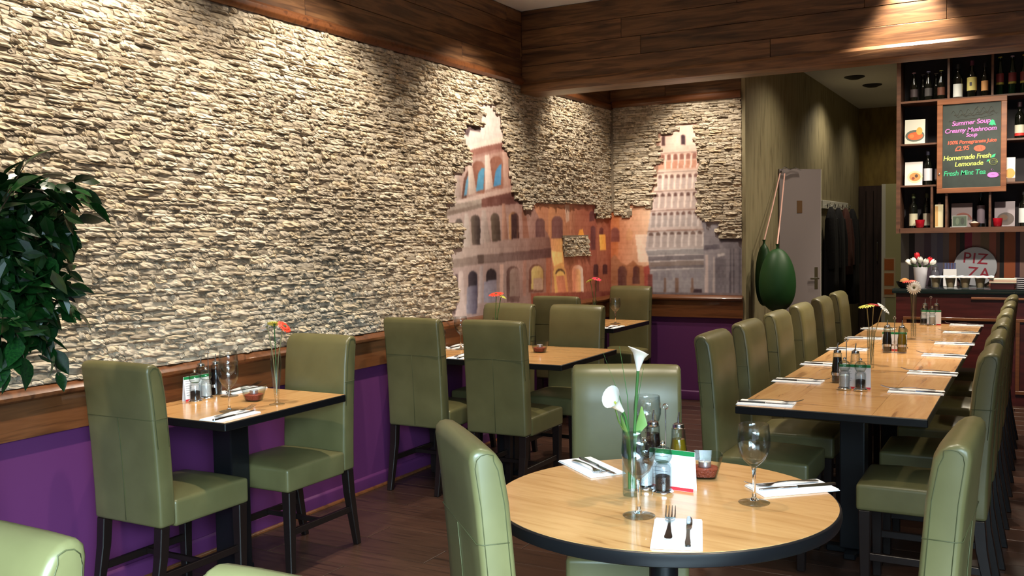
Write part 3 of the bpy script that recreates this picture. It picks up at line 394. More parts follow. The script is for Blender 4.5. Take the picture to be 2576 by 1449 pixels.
ART_BACK = [([(-3.549,1.906),(-3.042,1.887),(-3.052,0.804),(-3.562,0.793)],(186,92,50),(240,206,174)),([(-3.549,1.906),(-3.39,1.9),(-3.429,1.24),(-3.557,1.24)],(180,84,46),(206,120,66)),([(-3.494,1.429),(-3.493,1.523),(-3.491,1.535),(-3.482,1.551),(-3.468,1.561),(-3.451,1.565),(-3.434,1.56),(-3.42,1.55),(-3.411,1.534),(-3.41,1.521),(-3.411,1.428)],(126,64,54),None),([(-3.34,1.445),(-3.339,1.518),(-3.337,1.527),(-3.331,1.537),(-3.321,1.545),(-3.309,1.547),(-3.297,1.544),(-3.287,1.537),(-3.281,1.526),(-3.28,1.517),(-3.281,1.445)],(212,150,104),None),([(-3.253,1.495),(-3.083,1.493),(-3.086,1.24),(-3.225,1.24)],(242,214,190),(246,216,200)),([(-3.557,1.21),(-3.456,1.314),(-3.397,1.24),(-3.338,1.21),(-3.271,1.258),(-3.221,1.21),(-3.117,1.196),(-3.09,0.804),(-3.562,0.793)],(160,96,62),(176,110,70)),([(-3.427,1.018),(-3.426,1.162),(-3.424,1.175),(-3.414,1.192),(-3.4,1.203),(-3.382,1.207),(-3.364,1.203),(-3.349,1.192),(-3.341,1.175),(-3.339,1.162),(-3.34,1.019)],(84,42,42),(110,64,48)),([(-3.281,1.042),(-3.28,1.171),(-3.278,1.181),(-3.271,1.195),(-3.259,1.204),(-3.244,1.207),(-3.23,1.204),(-3.218,1.195),(-3.211,1.181),(-3.21,1.171),(-3.211,1.042)],(86,44,44),(110,64,48)),([(-3.558,1.129),(-3.557,1.205),(-3.556,1.211),(-3.552,1.218),(-3.545,1.223),(-3.537,1.225),(-3.529,1.223),(-3.522,1.218),(-3.518,1.211),(-3.517,1.205),(-3.518,1.129)],(70,34,36),None),([(-3.171,1.196),(-3.086,1.225),(-3.088,0.949),(-3.165,0.948)],(170,70,60),None),([(-2.69,1.645),(-2.211,1.634),(-2.213,0.823),(-2.696,0.813)],(128,124,136),(112,108,118)),([(-3.016,2.272),(-2.999,2.399),(-2.887,2.384),(-2.857,2.495),(-2.659,2.495),(-2.653,2.251)],(240,204,190),(246,206,190)),([(-2.98,2.28),(-2.817,2.282),(-2.657,2.279),(-2.653,2.209),(-2.83,2.212),(-3.012,2.211)],(240,206,190),(216,185,171)),([(-3.012,2.211),(-2.83,2.212),(-2.653,2.209),(-2.645,2.069),(-2.833,2.071),(-3.025,2.069)],(236,190,172),(212,171,154)),([(-3.017,2.147),(-2.831,2.149),(-2.649,2.146),(-2.645,2.08),(-2.832,2.082),(-3.023,2.08)],(226,158,132),(203,142,118)),([(-3.025,2.069),(-2.833,2.071),(-2.645,2.069),(-2.656,1.877),(-2.862,1.878),(-3.072,1.874)],(236,210,198),(212,189,178)),([(-3.072,1.874),(-2.862,1.878),(-2.656,1.877),(-2.65,1.701),(-2.873,1.7),(-3.102,1.695)],(222,200,196),(199,180,176)),([(-3.102,1.695),(-2.873,1.7),(-2.65,1.701),(-2.607,1.525),(-2.865,1.522),(-3.131,1.515)],(206,190,188),(185,171,169)),([(-3.131,1.515),(-2.865,1.522),(-2.607,1.525),(-2.608,1.366),(-2.877,1.362),(-3.154,1.352)],(190,180,182),(171,162,163)),([(-3.154,1.352),(-2.877,1.362),(-2.608,1.366),(-2.608,1.307),(-2.864,1.301),(-3.128,1.29)],(150,150,158),(135,135,142)),([(-3.128,1.29),(-2.864,1.301),(-2.608,1.307),(-2.607,1.187),(-2.857,1.179),(-3.115,1.167)],(120,116,126),(108,104,113)),([(-3.116,1.243),(-2.858,1.254),(-2.607,1.261),(-2.607,1.215),(-2.857,1.208),(-3.115,1.196)],(140,128,126),(126,115,113)),([(-3.115,1.167),(-2.857,1.179),(-2.607,1.187),(-2.604,0.819),(-2.855,0.806),(-3.113,0.788)],(150,148,158),(135,133,142)),([(-3,2.162),(-2.999,2.196),(-2.999,2.202),(-2.995,2.209),(-2.989,2.213),(-2.981,2.214),(-2.974,2.212),(-2.967,2.207),(-2.964,2.2),(-2.963,2.194),(-2.963,2.16)],(150,96,84),None),([(-2.957,2.202),(-2.945,2.202),(-2.953,2.078),(-2.966,2.078)],(248,230,222),None),([(-2.939,2.162),(-2.939,2.196),(-2.938,2.202),(-2.934,2.208),(-2.928,2.213),(-2.921,2.214),(-2.913,2.212),(-2.907,2.207),(-2.903,2.2),(-2.903,2.194),(-2.903,2.16)],(150,96,84),None),([(-2.897,2.202),(-2.884,2.201),(-2.893,2.078),(-2.906,2.078)],(248,230,222),None),([(-2.879,2.162),(-2.879,2.196),(-2.878,2.201),(-2.874,2.208),(-2.868,2.212),(-2.86,2.214),(-2.853,2.212),(-2.847,2.206),(-2.843,2.199),(-2.843,2.194),(-2.843,2.16)],(150,96,84),None),([(-2.837,2.202),(-2.825,2.201),(-2.833,2.078),(-2.845,2.079)],(248,230,222),None),([(-2.819,2.161),(-2.819,2.195),(-2.818,2.201),(-2.814,2.208),(-2.808,2.212),(-2.801,2.213),(-2.793,2.211),(-2.787,2.206),(-2.784,2.199),(-2.783,2.193),(-2.783,2.159)],(150,96,84),None),([(-2.778,2.201),(-2.765,2.201),(-2.773,2.078),(-2.786,2.079)],(248,230,222),None),([(-2.759,2.161),(-2.759,2.195),(-2.758,2.201),(-2.755,2.207),(-2.749,2.212),(-2.741,2.213),(-2.734,2.211),(-2.728,2.206),(-2.725,2.199),(-2.724,2.193),(-2.724,2.159)],(150,96,84),None),([(-2.718,2.201),(-2.706,2.2),(-2.714,2.078),(-2.727,2.079)],(248,230,222),None),([(-2.7,2.161),(-2.7,2.195),(-2.699,2.2),(-2.696,2.207),(-2.69,2.211),(-2.682,2.212),(-2.675,2.21),(-2.669,2.205),(-2.666,2.198),(-2.665,2.193),(-2.665,2.159)],(150,96,84),None),([(-2.66,2.201),(-2.647,2.2),(-2.655,2.078),(-2.668,2.079)],(248,230,222),None),([(-3.024,1.999),(-3.024,2.013),(-3.023,2.018),(-3.019,2.025),(-3.013,2.029),(-3.006,2.03),(-2.999,2.028),(-2.994,2.024),(-2.99,2.017),(-2.99,2.012),(-2.99,1.997)],(120,84,78),None),([(-3.024,1.999),(-2.99,1.997),(-2.998,1.894),(-3.032,1.895)],(196,178,176),None),([(-2.984,2.018),(-2.972,2.018),(-2.981,1.893),(-2.993,1.894)],(248,230,222),None),([(-2.967,1.999),(-2.967,2.013),(-2.966,2.018),(-2.963,2.025),(-2.957,2.029),(-2.95,2.03),(-2.943,2.028),(-2.937,2.024),(-2.934,2.017),(-2.933,2.012),(-2.933,1.997)],(120,84,78),None),([(-2.967,1.999),(-2.933,1.997),(-2.942,1.894),(-2.975,1.896)],(196,178,176),None),([(-2.928,2.018),(-2.916,2.018),(-2.925,1.894),(-2.937,1.894)],(248,230,222),None),([(-2.911,1.999),(-2.911,2.013),(-2.91,2.018),(-2.906,2.025),(-2.901,2.029),(-2.894,2.03),(-2.887,2.028),(-2.881,2.024),(-2.878,2.017),(-2.877,2.012),(-2.877,1.997)],(120,84,78),None),([(-2.911,1.999),(-2.877,1.997),(-2.885,1.895),(-2.919,1.896)],(196,178,176),None),([(-2.872,2.018),(-2.86,2.018),(-2.869,1.894),(-2.88,1.895)],(248,230,222),None),([(-2.855,1.999),(-2.855,2.013),(-2.854,2.018),(-2.85,2.025),(-2.845,2.029),(-2.838,2.03),(-2.831,2.028),(-2.825,2.024),(-2.822,2.017),(-2.821,2.012),(-2.821,1.998)],(120,84,78),None),([(-2.855,1.999),(-2.821,1.998),(-2.83,1.895),(-2.863,1.897)],(196,178,176),None),([(-2.816,2.019),(-2.805,2.018),(-2.813,1.895),(-2.825,1.895)],(248,230,222),None),([(-2.799,1.999),(-2.799,2.013),(-2.798,2.018),(-2.795,2.025),(-2.789,2.029),(-2.782,2.03),(-2.776,2.028),(-2.77,2.024),(-2.767,2.017),(-2.766,2.012),(-2.766,1.998)],(120,84,78),None),([(-2.799,1.999),(-2.766,1.998),(-2.774,1.896),(-2.807,1.897)],(196,178,176),None),([(-2.761,2.019),(-2.749,2.018),(-2.758,1.895),(-2.769,1.895)],(248,230,222),None),([(-2.744,1.999),(-2.744,2.013),(-2.743,2.019),(-2.74,2.025),(-2.734,2.029),(-2.727,2.03),(-2.721,2.028),(-2.715,2.024),(-2.712,2.017),(-2.711,2.012),(-2.711,1.998)],(120,84,78),None),([(-2.744,1.999),(-2.711,1.998),(-2.719,1.896),(-2.752,1.897)],(196,178,176),None),([(-2.706,2.019),(-2.695,2.018),(-2.703,1.895),(-2.714,1.896)],(248,230,222),None),([(-2.689,1.999),(-2.689,2.013),(-2.688,2.019),(-2.685,2.025),(-2.679,2.029),(-2.673,2.03),(-2.666,2.028),(-2.66,2.024),(-2.657,2.017),(-2.656,2.012),(-2.656,1.998)],(120,84,78),None),([(-2.689,1.999),(-2.656,1.998),(-2.664,1.896),(-2.697,1.898)],(196,178,176),None),([(-2.651,2.019),(-2.64,2.018),(-2.648,1.896),(-2.659,1.896)],(248,230,222),None),([(-3.062,1.832),(-3.062,1.845),(-3.061,1.851),(-3.057,1.858),(-3.051,1.862),(-3.044,1.863),(-3.036,1.862),(-3.03,1.857),(-3.026,1.849),(-3.025,1.844),(-3.026,1.831)],(110,80,76),None),([(-3.062,1.832),(-3.026,1.831),(-3.034,1.727),(-3.071,1.728)],(196,178,176),None),([(-3.02,1.852),(-3.007,1.851),(-3.016,1.726),(-3.029,1.727)],(248,230,222),None),([(-3.001,1.832),(-3.001,1.846),(-3,1.851),(-2.996,1.858),(-2.99,1.862),(-2.983,1.864),(-2.975,1.862),(-2.969,1.857),(-2.965,1.85),(-2.965,1.844),(-2.965,1.831)],(110,80,76),None),([(-3.001,1.832),(-2.965,1.831),(-2.973,1.728),(-3.01,1.729)],(196,178,176),None),([(-2.959,1.852),(-2.947,1.852),(-2.955,1.727),(-2.968,1.728)],(248,230,222),None),([(-2.941,1.833),(-2.941,1.846),(-2.94,1.852),(-2.936,1.858),(-2.93,1.863),(-2.922,1.864),(-2.915,1.862),(-2.909,1.857),(-2.905,1.85),(-2.904,1.845),(-2.905,1.832)],(110,80,76),None),([(-2.941,1.833),(-2.905,1.832),(-2.913,1.728),(-2.949,1.73)],(196,178,176),None),([(-2.899,1.853),(-2.886,1.852),(-2.895,1.728),(-2.907,1.728)],(248,230,222),None),([(-2.881,1.833),(-2.88,1.846),(-2.88,1.852),(-2.876,1.859),(-2.87,1.863),(-2.862,1.865),(-2.855,1.863),(-2.849,1.858),(-2.845,1.851),(-2.845,1.845),(-2.845,1.832)],(110,80,76),None),([(-2.881,1.833),(-2.845,1.832),(-2.853,1.729),(-2.889,1.73)],(196,178,176),None),([(-2.839,1.853),(-2.827,1.853),(-2.835,1.729),(-2.848,1.729)],(248,230,222),None),([(-2.821,1.834),(-2.821,1.847),(-2.82,1.852),(-2.816,1.859),(-2.81,1.864),(-2.803,1.865),(-2.795,1.863),(-2.789,1.858),(-2.786,1.851),(-2.785,1.846),(-2.785,1.832)],(110,80,76),None),([(-2.821,1.834),(-2.785,1.832),(-2.793,1.73),(-2.829,1.731)],(196,178,176),None),([(-2.78,1.853),(-2.767,1.853),(-2.776,1.73),(-2.788,1.73)],(248,230,222),None),([(-2.762,1.834),(-2.761,1.847),(-2.761,1.853),(-2.757,1.859),(-2.751,1.864),(-2.744,1.865),(-2.736,1.863),(-2.73,1.858),(-2.727,1.852),(-2.726,1.846),(-2.726,1.833)],(110,80,76),None),([(-2.762,1.834),(-2.726,1.833),(-2.734,1.731),(-2.77,1.732)],(196,178,176),None),([(-2.721,1.854),(-2.708,1.853),(-2.716,1.73),(-2.729,1.731)],(248,230,222),None),([(-2.703,1.835),(-2.702,1.848),(-2.702,1.853),(-2.698,1.86),(-2.692,1.864),(-2.685,1.866),(-2.678,1.864),(-2.672,1.859),(-2.668,1.852),(-2.667,1.846),(-2.667,1.833)],(110,80,76),None),([(-2.703,1.835),(-2.667,1.833),(-2.675,1.732),(-2.711,1.733)],(196,178,176),None),([(-2.662,1.854),(-2.65,1.854),(-2.658,1.731),(-2.67,1.732)],(248,230,222),None),([(-3.091,1.663),(-3.091,1.674),(-3.09,1.68),(-3.086,1.686),(-3.081,1.69),(-3.073,1.692),(-3.066,1.69),(-3.06,1.685),(-3.057,1.679),(-3.056,1.673),(-3.056,1.663)],(110,82,78),None),([(-3.091,1.663),(-3.056,1.663),(-3.065,1.555),(-3.1,1.555)],(170,160,162),None),([(-3.051,1.68),(-3.039,1.68),(-3.048,1.554),(-3.06,1.555)],(214,206,206),None),([(-3.033,1.664),(-3.033,1.675),(-3.032,1.68),(-3.029,1.687),(-3.023,1.691),(-3.016,1.693),(-3.009,1.691),(-3.003,1.686),(-2.999,1.679),(-2.999,1.674),(-2.999,1.663)],(110,82,78),None),([(-3.033,1.664),(-2.999,1.663),(-3.007,1.556),(-3.042,1.557)],(170,160,162),None),([(-2.993,1.681),(-2.981,1.681),(-2.99,1.556),(-3.002,1.556)],(214,206,206),None),([(-2.976,1.665),(-2.976,1.676),(-2.975,1.681),(-2.971,1.688),(-2.966,1.692),(-2.958,1.693),(-2.951,1.691),(-2.946,1.687),(-2.942,1.68),(-2.941,1.675),(-2.942,1.664)],(110,82,78),None),([(-2.976,1.665),(-2.942,1.664),(-2.95,1.557),(-2.984,1.558)],(170,160,162),None),([(-2.936,1.682),(-2.924,1.682),(-2.933,1.557),(-2.945,1.557)],(214,206,206),None),([(-2.919,1.666),(-2.919,1.677),(-2.918,1.682),(-2.914,1.688),(-2.909,1.693),(-2.902,1.694),(-2.895,1.692),(-2.889,1.688),(-2.885,1.681),(-2.885,1.676),(-2.885,1.665)],(110,82,78),None),([(-2.919,1.666),(-2.885,1.665),(-2.893,1.558),(-2.927,1.559)],(170,160,162),None),([(-2.88,1.683),(-2.868,1.682),(-2.876,1.558),(-2.888,1.558)],(214,206,206),None),([(-2.862,1.667),(-2.862,1.677),(-2.861,1.683),(-2.858,1.689),(-2.852,1.693),(-2.845,1.695),(-2.838,1.693),(-2.832,1.688),(-2.829,1.682),(-2.828,1.676),(-2.828,1.666)],(110,82,78),None),([(-2.862,1.667),(-2.828,1.666),(-2.837,1.559),(-2.87,1.56)],(170,160,162),None),([(-2.823,1.683),(-2.811,1.683),(-2.82,1.559),(-2.831,1.559)],(214,206,206),None),([(-2.806,1.667),(-2.806,1.678),(-2.805,1.683),(-2.801,1.69),(-2.796,1.694),(-2.789,1.695),(-2.782,1.694),(-2.776,1.689),(-2.773,1.682),(-2.772,1.677),(-2.772,1.667)],(110,82,78),None),([(-2.806,1.667),(-2.772,1.667),(-2.78,1.56),(-2.814,1.561)],(170,160,162),None),([(-2.767,1.684),(-2.755,1.684),(-2.764,1.56),(-2.775,1.56)],(214,206,206),None),([(-2.75,1.668),(-2.75,1.679),(-2.749,1.684),(-2.746,1.69),(-2.74,1.695),(-2.733,1.696),(-2.726,1.694),(-2.721,1.69),(-2.717,1.683),(-2.716,1.678),(-2.716,1.667)],(110,82,78),None),([(-2.75,1.668),(-2.716,1.667),(-2.725,1.562),(-2.758,1.562)],(170,160,162),None),([(-2.711,1.685),(-2.7,1.685),(-2.708,1.561),(-2.72,1.562)],(214,206,206),None),([(-2.694,1.669),(-2.694,1.68),(-2.693,1.685),(-2.69,1.691),(-2.684,1.695),(-2.677,1.697),(-2.671,1.695),(-2.665,1.69),(-2.662,1.684),(-2.661,1.679),(-2.661,1.668)],(110,82,78),None),([(-2.694,1.669),(-2.661,1.668),(-2.669,1.563),(-2.702,1.563)],(170,160,162),None),([(-2.656,1.686),(-2.644,1.685),(-2.652,1.562),(-2.664,1.563)],(214,206,206),None),([(-3.119,1.483),(-3.119,1.491),(-3.118,1.498),(-3.113,1.505),(-3.106,1.51),(-3.098,1.512),(-3.09,1.51),(-3.083,1.505),(-3.079,1.497),(-3.078,1.491),(-3.078,1.483)],(104,84,80),None),([(-3.119,1.483),(-3.078,1.483),(-3.087,1.375),(-3.127,1.375)],(170,160,162),None),([(-3.072,1.501),(-3.058,1.501),(-3.067,1.374),(-3.081,1.375)],(214,206,206),None),([(-3.051,1.485),(-3.051,1.493),(-3.05,1.499),(-3.046,1.506),(-3.039,1.511),(-3.031,1.513),(-3.023,1.511),(-3.016,1.506),(-3.012,1.498),(-3.011,1.492),(-3.011,1.484)],(104,84,80),None),([(-3.051,1.485),(-3.011,1.484),(-3.02,1.376),(-3.06,1.377)],(170,160,162),None),([(-3.005,1.502),(-2.991,1.502),(-3,1.376),(-3.014,1.376)],(214,206,206),None),([(-2.985,1.486),(-2.985,1.494),(-2.984,1.5),(-2.98,1.508),(-2.973,1.513),(-2.965,1.514),(-2.956,1.512),(-2.95,1.507),(-2.946,1.499),(-2.945,1.493),(-2.945,1.485)],(104,84,80),None),([(-2.985,1.486),(-2.945,1.485),(-2.953,1.378),(-2.993,1.378)],(170,160,162),None),([(-2.939,1.503),(-2.925,1.503),(-2.934,1.378),(-2.947,1.378)],(214,206,206),None),([(-2.919,1.487),(-2.919,1.495),(-2.918,1.501),(-2.913,1.509),(-2.907,1.514),(-2.899,1.515),(-2.89,1.513),(-2.884,1.508),(-2.88,1.501),(-2.879,1.494),(-2.879,1.487)],(104,84,80),None),([(-2.919,1.487),(-2.879,1.487),(-2.887,1.38),(-2.927,1.38)],(170,160,162),None),([(-2.873,1.504),(-2.859,1.504),(-2.868,1.379),(-2.881,1.379)],(214,206,206),None),([(-2.853,1.488),(-2.853,1.496),(-2.852,1.502),(-2.848,1.51),(-2.841,1.515),(-2.833,1.517),(-2.825,1.515),(-2.818,1.509),(-2.814,1.502),(-2.814,1.496),(-2.814,1.488)],(104,84,80),None),([(-2.853,1.488),(-2.814,1.488),(-2.822,1.381),(-2.861,1.381)],(170,160,162),None),([(-2.808,1.505),(-2.794,1.505),(-2.802,1.381),(-2.816,1.381)],(214,206,206),None),([(-2.788,1.49),(-2.788,1.497),(-2.787,1.504),(-2.783,1.511),(-2.776,1.516),(-2.768,1.518),(-2.76,1.516),(-2.753,1.511),(-2.749,1.503),(-2.749,1.497),(-2.749,1.489)],(104,84,80),None),([(-2.788,1.49),(-2.749,1.489),(-2.757,1.383),(-2.796,1.383)],(170,160,162),None),([(-2.743,1.507),(-2.729,1.506),(-2.737,1.383),(-2.751,1.383)],(214,206,206),None),([(-2.723,1.491),(-2.723,1.499),(-2.722,1.505),(-2.718,1.512),(-2.711,1.517),(-2.703,1.519),(-2.695,1.517),(-2.689,1.512),(-2.685,1.504),(-2.684,1.498),(-2.684,1.49)],(104,84,80),None),([(-2.723,1.491),(-2.684,1.49),(-2.692,1.384),(-2.731,1.385)],(170,160,162),None),([(-2.678,1.508),(-2.665,1.508),(-2.673,1.384),(-2.686,1.384)],(214,206,206),None),([(-2.659,1.492),(-2.659,1.5),(-2.658,1.506),(-2.654,1.513),(-2.647,1.518),(-2.639,1.52),(-2.631,1.518),(-2.625,1.513),(-2.621,1.505),(-2.62,1.499),(-2.62,1.491)],(104,84,80),None),([(-2.659,1.492),(-2.62,1.491),(-2.628,1.386),(-2.667,1.386)],(170,160,162),None),([(-2.614,1.509),(-2.601,1.509),(-2.609,1.386),(-2.622,1.386)],(214,206,206),None),([(-3.011,2.225),(-2.83,2.226),(-2.654,2.223),(-2.653,2.213),(-2.83,2.216),(-3.011,2.215)],(150,120,112),(160,128,118)),([(-3.029,2.055),(-2.834,2.057),(-2.644,2.055),(-2.644,2.045),(-2.836,2.047),(-3.031,2.044)],(150,120,112),(160,128,118)),([(-3.07,1.885),(-2.86,1.888),(-2.655,1.888),(-2.656,1.877),(-2.862,1.878),(-3.072,1.874)],(150,120,112),(160,128,118)),([(-3.099,1.709),(-2.872,1.715),(-2.65,1.715),(-2.65,1.705),(-2.873,1.704),(-3.101,1.699)],(150,120,112),(160,128,118)),([(-3.13,1.526),(-2.865,1.533),(-2.607,1.535),(-2.607,1.525),(-2.865,1.522),(-3.131,1.515)],(150,120,112),(160,128,118)),([(-3.154,1.354),(-2.877,1.363),(-2.608,1.368),(-2.608,1.359),(-2.875,1.354),(-3.151,1.345)],(204,200,204),(190,186,190)),([(-3.132,1.299),(-2.866,1.31),(-2.608,1.315),(-2.608,1.307),(-2.864,1.301),(-3.128,1.29)],(204,200,204),(190,186,190)),([(-3.116,1.249),(-2.858,1.26),(-2.607,1.266),(-2.607,1.257),(-2.858,1.251),(-3.116,1.24)],(204,200,204),(190,186,190)),([(-3.115,1.172),(-2.857,1.184),(-2.607,1.192),(-2.607,1.183),(-2.857,1.176),(-3.115,1.163)],(204,200,204),(190,186,190)),([(-2.81,2.288),(-2.81,2.356),(-2.809,2.363),(-2.804,2.371),(-2.797,2.377),(-2.788,2.378),(-2.779,2.375),(-2.771,2.369),(-2.767,2.36),(-2.766,2.353),(-2.766,2.285)],(60,40,50),None),([(-2.989,2.292),(-2.989,2.359),(-2.988,2.364),(-2.984,2.371),(-2.978,2.375),(-2.972,2.376),(-2.965,2.374),(-2.959,2.369),(-2.956,2.362),(-2.955,2.357),(-2.955,2.29)],(90,60,60),None),([(-3.011,2.41),(-2.891,2.392),(-2.895,2.371),(-3,2.378)],(96,60,52),None),([(-2.853,2.495),(-2.659,2.491),(-2.659,2.464),(-2.853,2.47)],(120,66,56),None),([(-3.08,1.08),(-3.079,1.129),(-3.078,1.136),(-3.073,1.144),(-3.065,1.15),(-3.056,1.153),(-3.047,1.151),(-3.039,1.145),(-3.034,1.136),(-3.033,1.129),(-3.034,1.08)],(132,130,142),None),([(-3.011,1.081),(-3.011,1.129),(-3.009,1.136),(-3.005,1.145),(-2.997,1.151),(-2.988,1.153),(-2.978,1.151),(-2.971,1.145),(-2.966,1.136),(-2.965,1.129),(-2.966,1.081)],(132,130,142),None),([(-2.943,1.081),(-2.942,1.129),(-2.941,1.136),(-2.937,1.145),(-2.929,1.151),(-2.92,1.153),(-2.91,1.151),(-2.903,1.145),(-2.898,1.136),(-2.897,1.129),(-2.898,1.081)],(132,130,142),None),([(-2.875,1.082),(-2.875,1.13),(-2.874,1.137),(-2.869,1.145),(-2.862,1.151),(-2.852,1.153),(-2.843,1.151),(-2.836,1.145),(-2.831,1.137),(-2.83,1.13),(-2.831,1.082)],(132,130,142),None),([(-2.808,1.082),(-2.808,1.13),(-2.807,1.137),(-2.802,1.146),(-2.795,1.151),(-2.785,1.154),(-2.776,1.152),(-2.769,1.146),(-2.764,1.137),(-2.763,1.13),(-2.764,1.082)],(132,130,142),None),([(-2.742,1.083),(-2.741,1.13),(-2.74,1.137),(-2.736,1.146),(-2.728,1.152),(-2.719,1.154),(-2.71,1.152),(-2.703,1.146),(-2.698,1.137),(-2.697,1.13),(-2.698,1.083)],(132,130,142),None),([(-2.676,1.083),(-2.675,1.131),(-2.674,1.137),(-2.67,1.146),(-2.662,1.152),(-2.653,1.154),(-2.644,1.152),(-2.637,1.146),(-2.632,1.138),(-2.631,1.131),(-2.632,1.083)],(132,130,142),None),([(-2.982,0.933),(-2.977,1.095),(-2.958,1.095),(-2.955,0.933)],(120,92,80),None),([(-2.876,0.934),(-2.871,1.096),(-2.842,1.096),(-2.839,0.935)],(120,92,80),None),([(-2.728,0.937),(-2.723,1.097),(-2.701,1.097),(-2.698,0.937)],(120,92,80),None),([(-2.698,0.998),(-2.625,0.998),(-2.618,0.928),(-2.706,0.926)],(50,36,46),None),([(-3.133,1.131),(-3.087,1.131),(-3.089,0.876),(-3.128,0.876)],(120,60,56),None),([(-2.6,1.591),(-2.492,1.588),(-2.471,1.406),(-2.33,1.308),(-2.332,0.856),(-2.604,0.85)],(140,136,146),(126,122,132)),([(-2.608,1.387),(-2.464,1.399),(-2.457,1.357),(-2.608,1.345)],(90,86,100),None),([(-2.594,1.309),(-2.565,1.309),(-2.567,0.939),(-2.596,0.939)],(188,172,172),None),([(-2.522,1.288),(-2.504,1.288),(-2.506,0.94),(-2.524,0.94)],(176,164,166),None),([(-2.502,0.94),(-2.501,1.255),(-2.498,1.271),(-2.488,1.29),(-2.471,1.304),(-2.451,1.309),(-2.43,1.304),(-2.413,1.29),(-2.403,1.27),(-2.401,1.255),(-2.403,0.942)],(104,100,112),(116,112,122)),([(-2.483,1.309),(-2.415,1.322),(-2.415,1.301),(-2.483,1.281)],(190,184,188),None),([(-2.372,1.36),(-2.358,1.36),(-2.36,0.942),(-2.374,0.942)],(84,80,92),None),([(-2.344,1.36),(-2.33,1.36),(-2.332,0.943),(-2.346,0.943)],(84,80,92),None),([(-2.288,1.359),(-2.274,1.359),(-2.276,0.944),(-2.29,0.944)],(84,80,92),None),([(-2.253,1.359),(-2.239,1.359),(-2.241,0.944),(-2.255,0.944)],(84,80,92),None),([(-2.457,1.462),(-2.211,1.459),(-2.211,1.424),(-2.45,1.413)],(70,66,78),None),([(-3.088,0.967),(-2.213,0.969),(-2.213,0.823),(-3.09,0.804)],(110,100,106),None)]

def inside(poly, U, V):
    r = np.zeros(U.shape, bool); n = len(poly)
    for i in range(n):
        (x1, y1), (x2, y2) = poly[i], poly[(i + 1) % n]
        if y1 == y2: continue
        c = ((y1 > V) != (y2 > V)) & (U < (x2 - x1) * (V - y1) / (y2 - y1) + x1); r ^= c
    return r
def srgb2lin(a):
    a = a / 255.0; return np.where(a <= 0.04045, a / 12.92, ((a + 0.055) / 1.055) ** 2.4)
def paint(name, art, u0, u1, v0, v1, place, label, step=0.0065):
    nu = int((u1 - u0) / step) + 1; nv = int((v1 - v0) / step) + 1
    U, V = np.meshgrid(np.linspace(u0, u1, nu), np.linspace(v0, v1, nv))
    C = np.zeros((nv, nu, 3)); C[:] = (160, 120, 100)
    for pts, c1, c2 in art:
        us = [p[0] for p in pts]; vs = [p[1] for p in pts]
        i0 = max(0, int((min(us) - u0) / step) - 1); i1 = min(nu, int((max(us) - u0) / step) + 3); j0 = max(0, int((min(vs) - v0) / step) - 1); j1 = min(nv, int((max(vs) - v0) / step) + 3)
        if i1 <= i0 or j1 <= j0: continue
        m = inside(pts, U[j0:j1, i0:i1], V[j0:j1, i0:i1])
        if c2 is None: C[j0:j1, i0:i1][m] = c1
        else:
            t = np.clip((U[j0:j1, i0:i1] - min(us)) / (max(us) - min(us) + 1e-6), 0, 1)[..., None]
            C[j0:j1, i0:i1][m] = (np.array(c1) * (1 - t) + np.array(c2) * t)[m]
    # masonry courses and weathering of the photographed walls, then a soft print blur
    course = (np.sin(V * 2 * PI / 0.052) > 0.9) * -7.0 + (np.sin(V * 2 * PI / 0.31 + np.sin(U * 5)) * 4.0)
    stain = sum(np.sin(U * a + b) * np.sin(V * c + d) for a, b, c, d in ((9, 1, 5, 2), (23, 4, 11, 1), (41, 2, 17, 3))) * 3.5
    C = C + (course + stain)[..., None]
    n1 = np.kron(RNG.normal(0, 1, (nv // 5 + 1, nu // 3 + 1)), np.ones((5, 3)))[:nv, :nu]; n2 = RNG.normal(0, 1, (nv, nu))
    C = C + (n1 * 4 + n2 * 3)[..., None]
    for _ in range(2):
        P_ = np.pad(C, ((1, 1), (1, 1), (0, 0)), 'edge'); C = (P_[:-2, 1:-1] + P_[2:, 1:-1] + P_[1:-1, :-2] + P_[1:-1, 2:] + 4 * C) / 8
    C = C * 0.80 + C.mean(axis=2, keepdims=True) * 0.12 + np.array((178, 146, 136)) * 0.08
    C = srgb2lin(np.clip(C * 1.10, 0, 255))
    co = np.array(place(U.ravel(), V.ravel())).T
    idx = np.arange(nu * nv).reshape(nv, nu)
    F = np.stack([idx[:-1, :-1], idx[:-1, 1:], idx[1:, 1:], idx[1:, :-1]], -1).reshape(-1, 4)
    me = bpy.data.meshes.new(name); me.vertices.add(len(co)); me.vertices.foreach_set('co', co.ravel())
    me.loops.add(F.size); me.loops.foreach_set('vertex_index', F.ravel()); me.polygons.add(len(F)); me.polygons.foreach_set('loop_start', np.arange(0, F.size, 4)); me.update(calc_edges=True)
    at = me.color_attributes.new('print', 'FLOAT_COLOR', 'POINT'); at.data.foreach_set('color', np.concatenate([C.reshape(-1, 3), np.ones((nu * nv, 1))], 1).ravel())
    return tag(link(name, me, M['art']), label, 'mural')
paint('wall_mural', ART_LEFT, 5.3, 8.268, 0.93, 2.60, lambda u, v: (np.full(u.shape, XL + 0.004), u, v), 'printed wall mural of a ruined arcaded amphitheatre with warm lit arches')
paint('wall_mural', ART_BACK, XL + 0.004, -2.262, 0.945, 2.52, lambda u, v: (u, np.full(u.shape, YB - 0.004), v), 'printed wall mural of a pale leaning round tower')

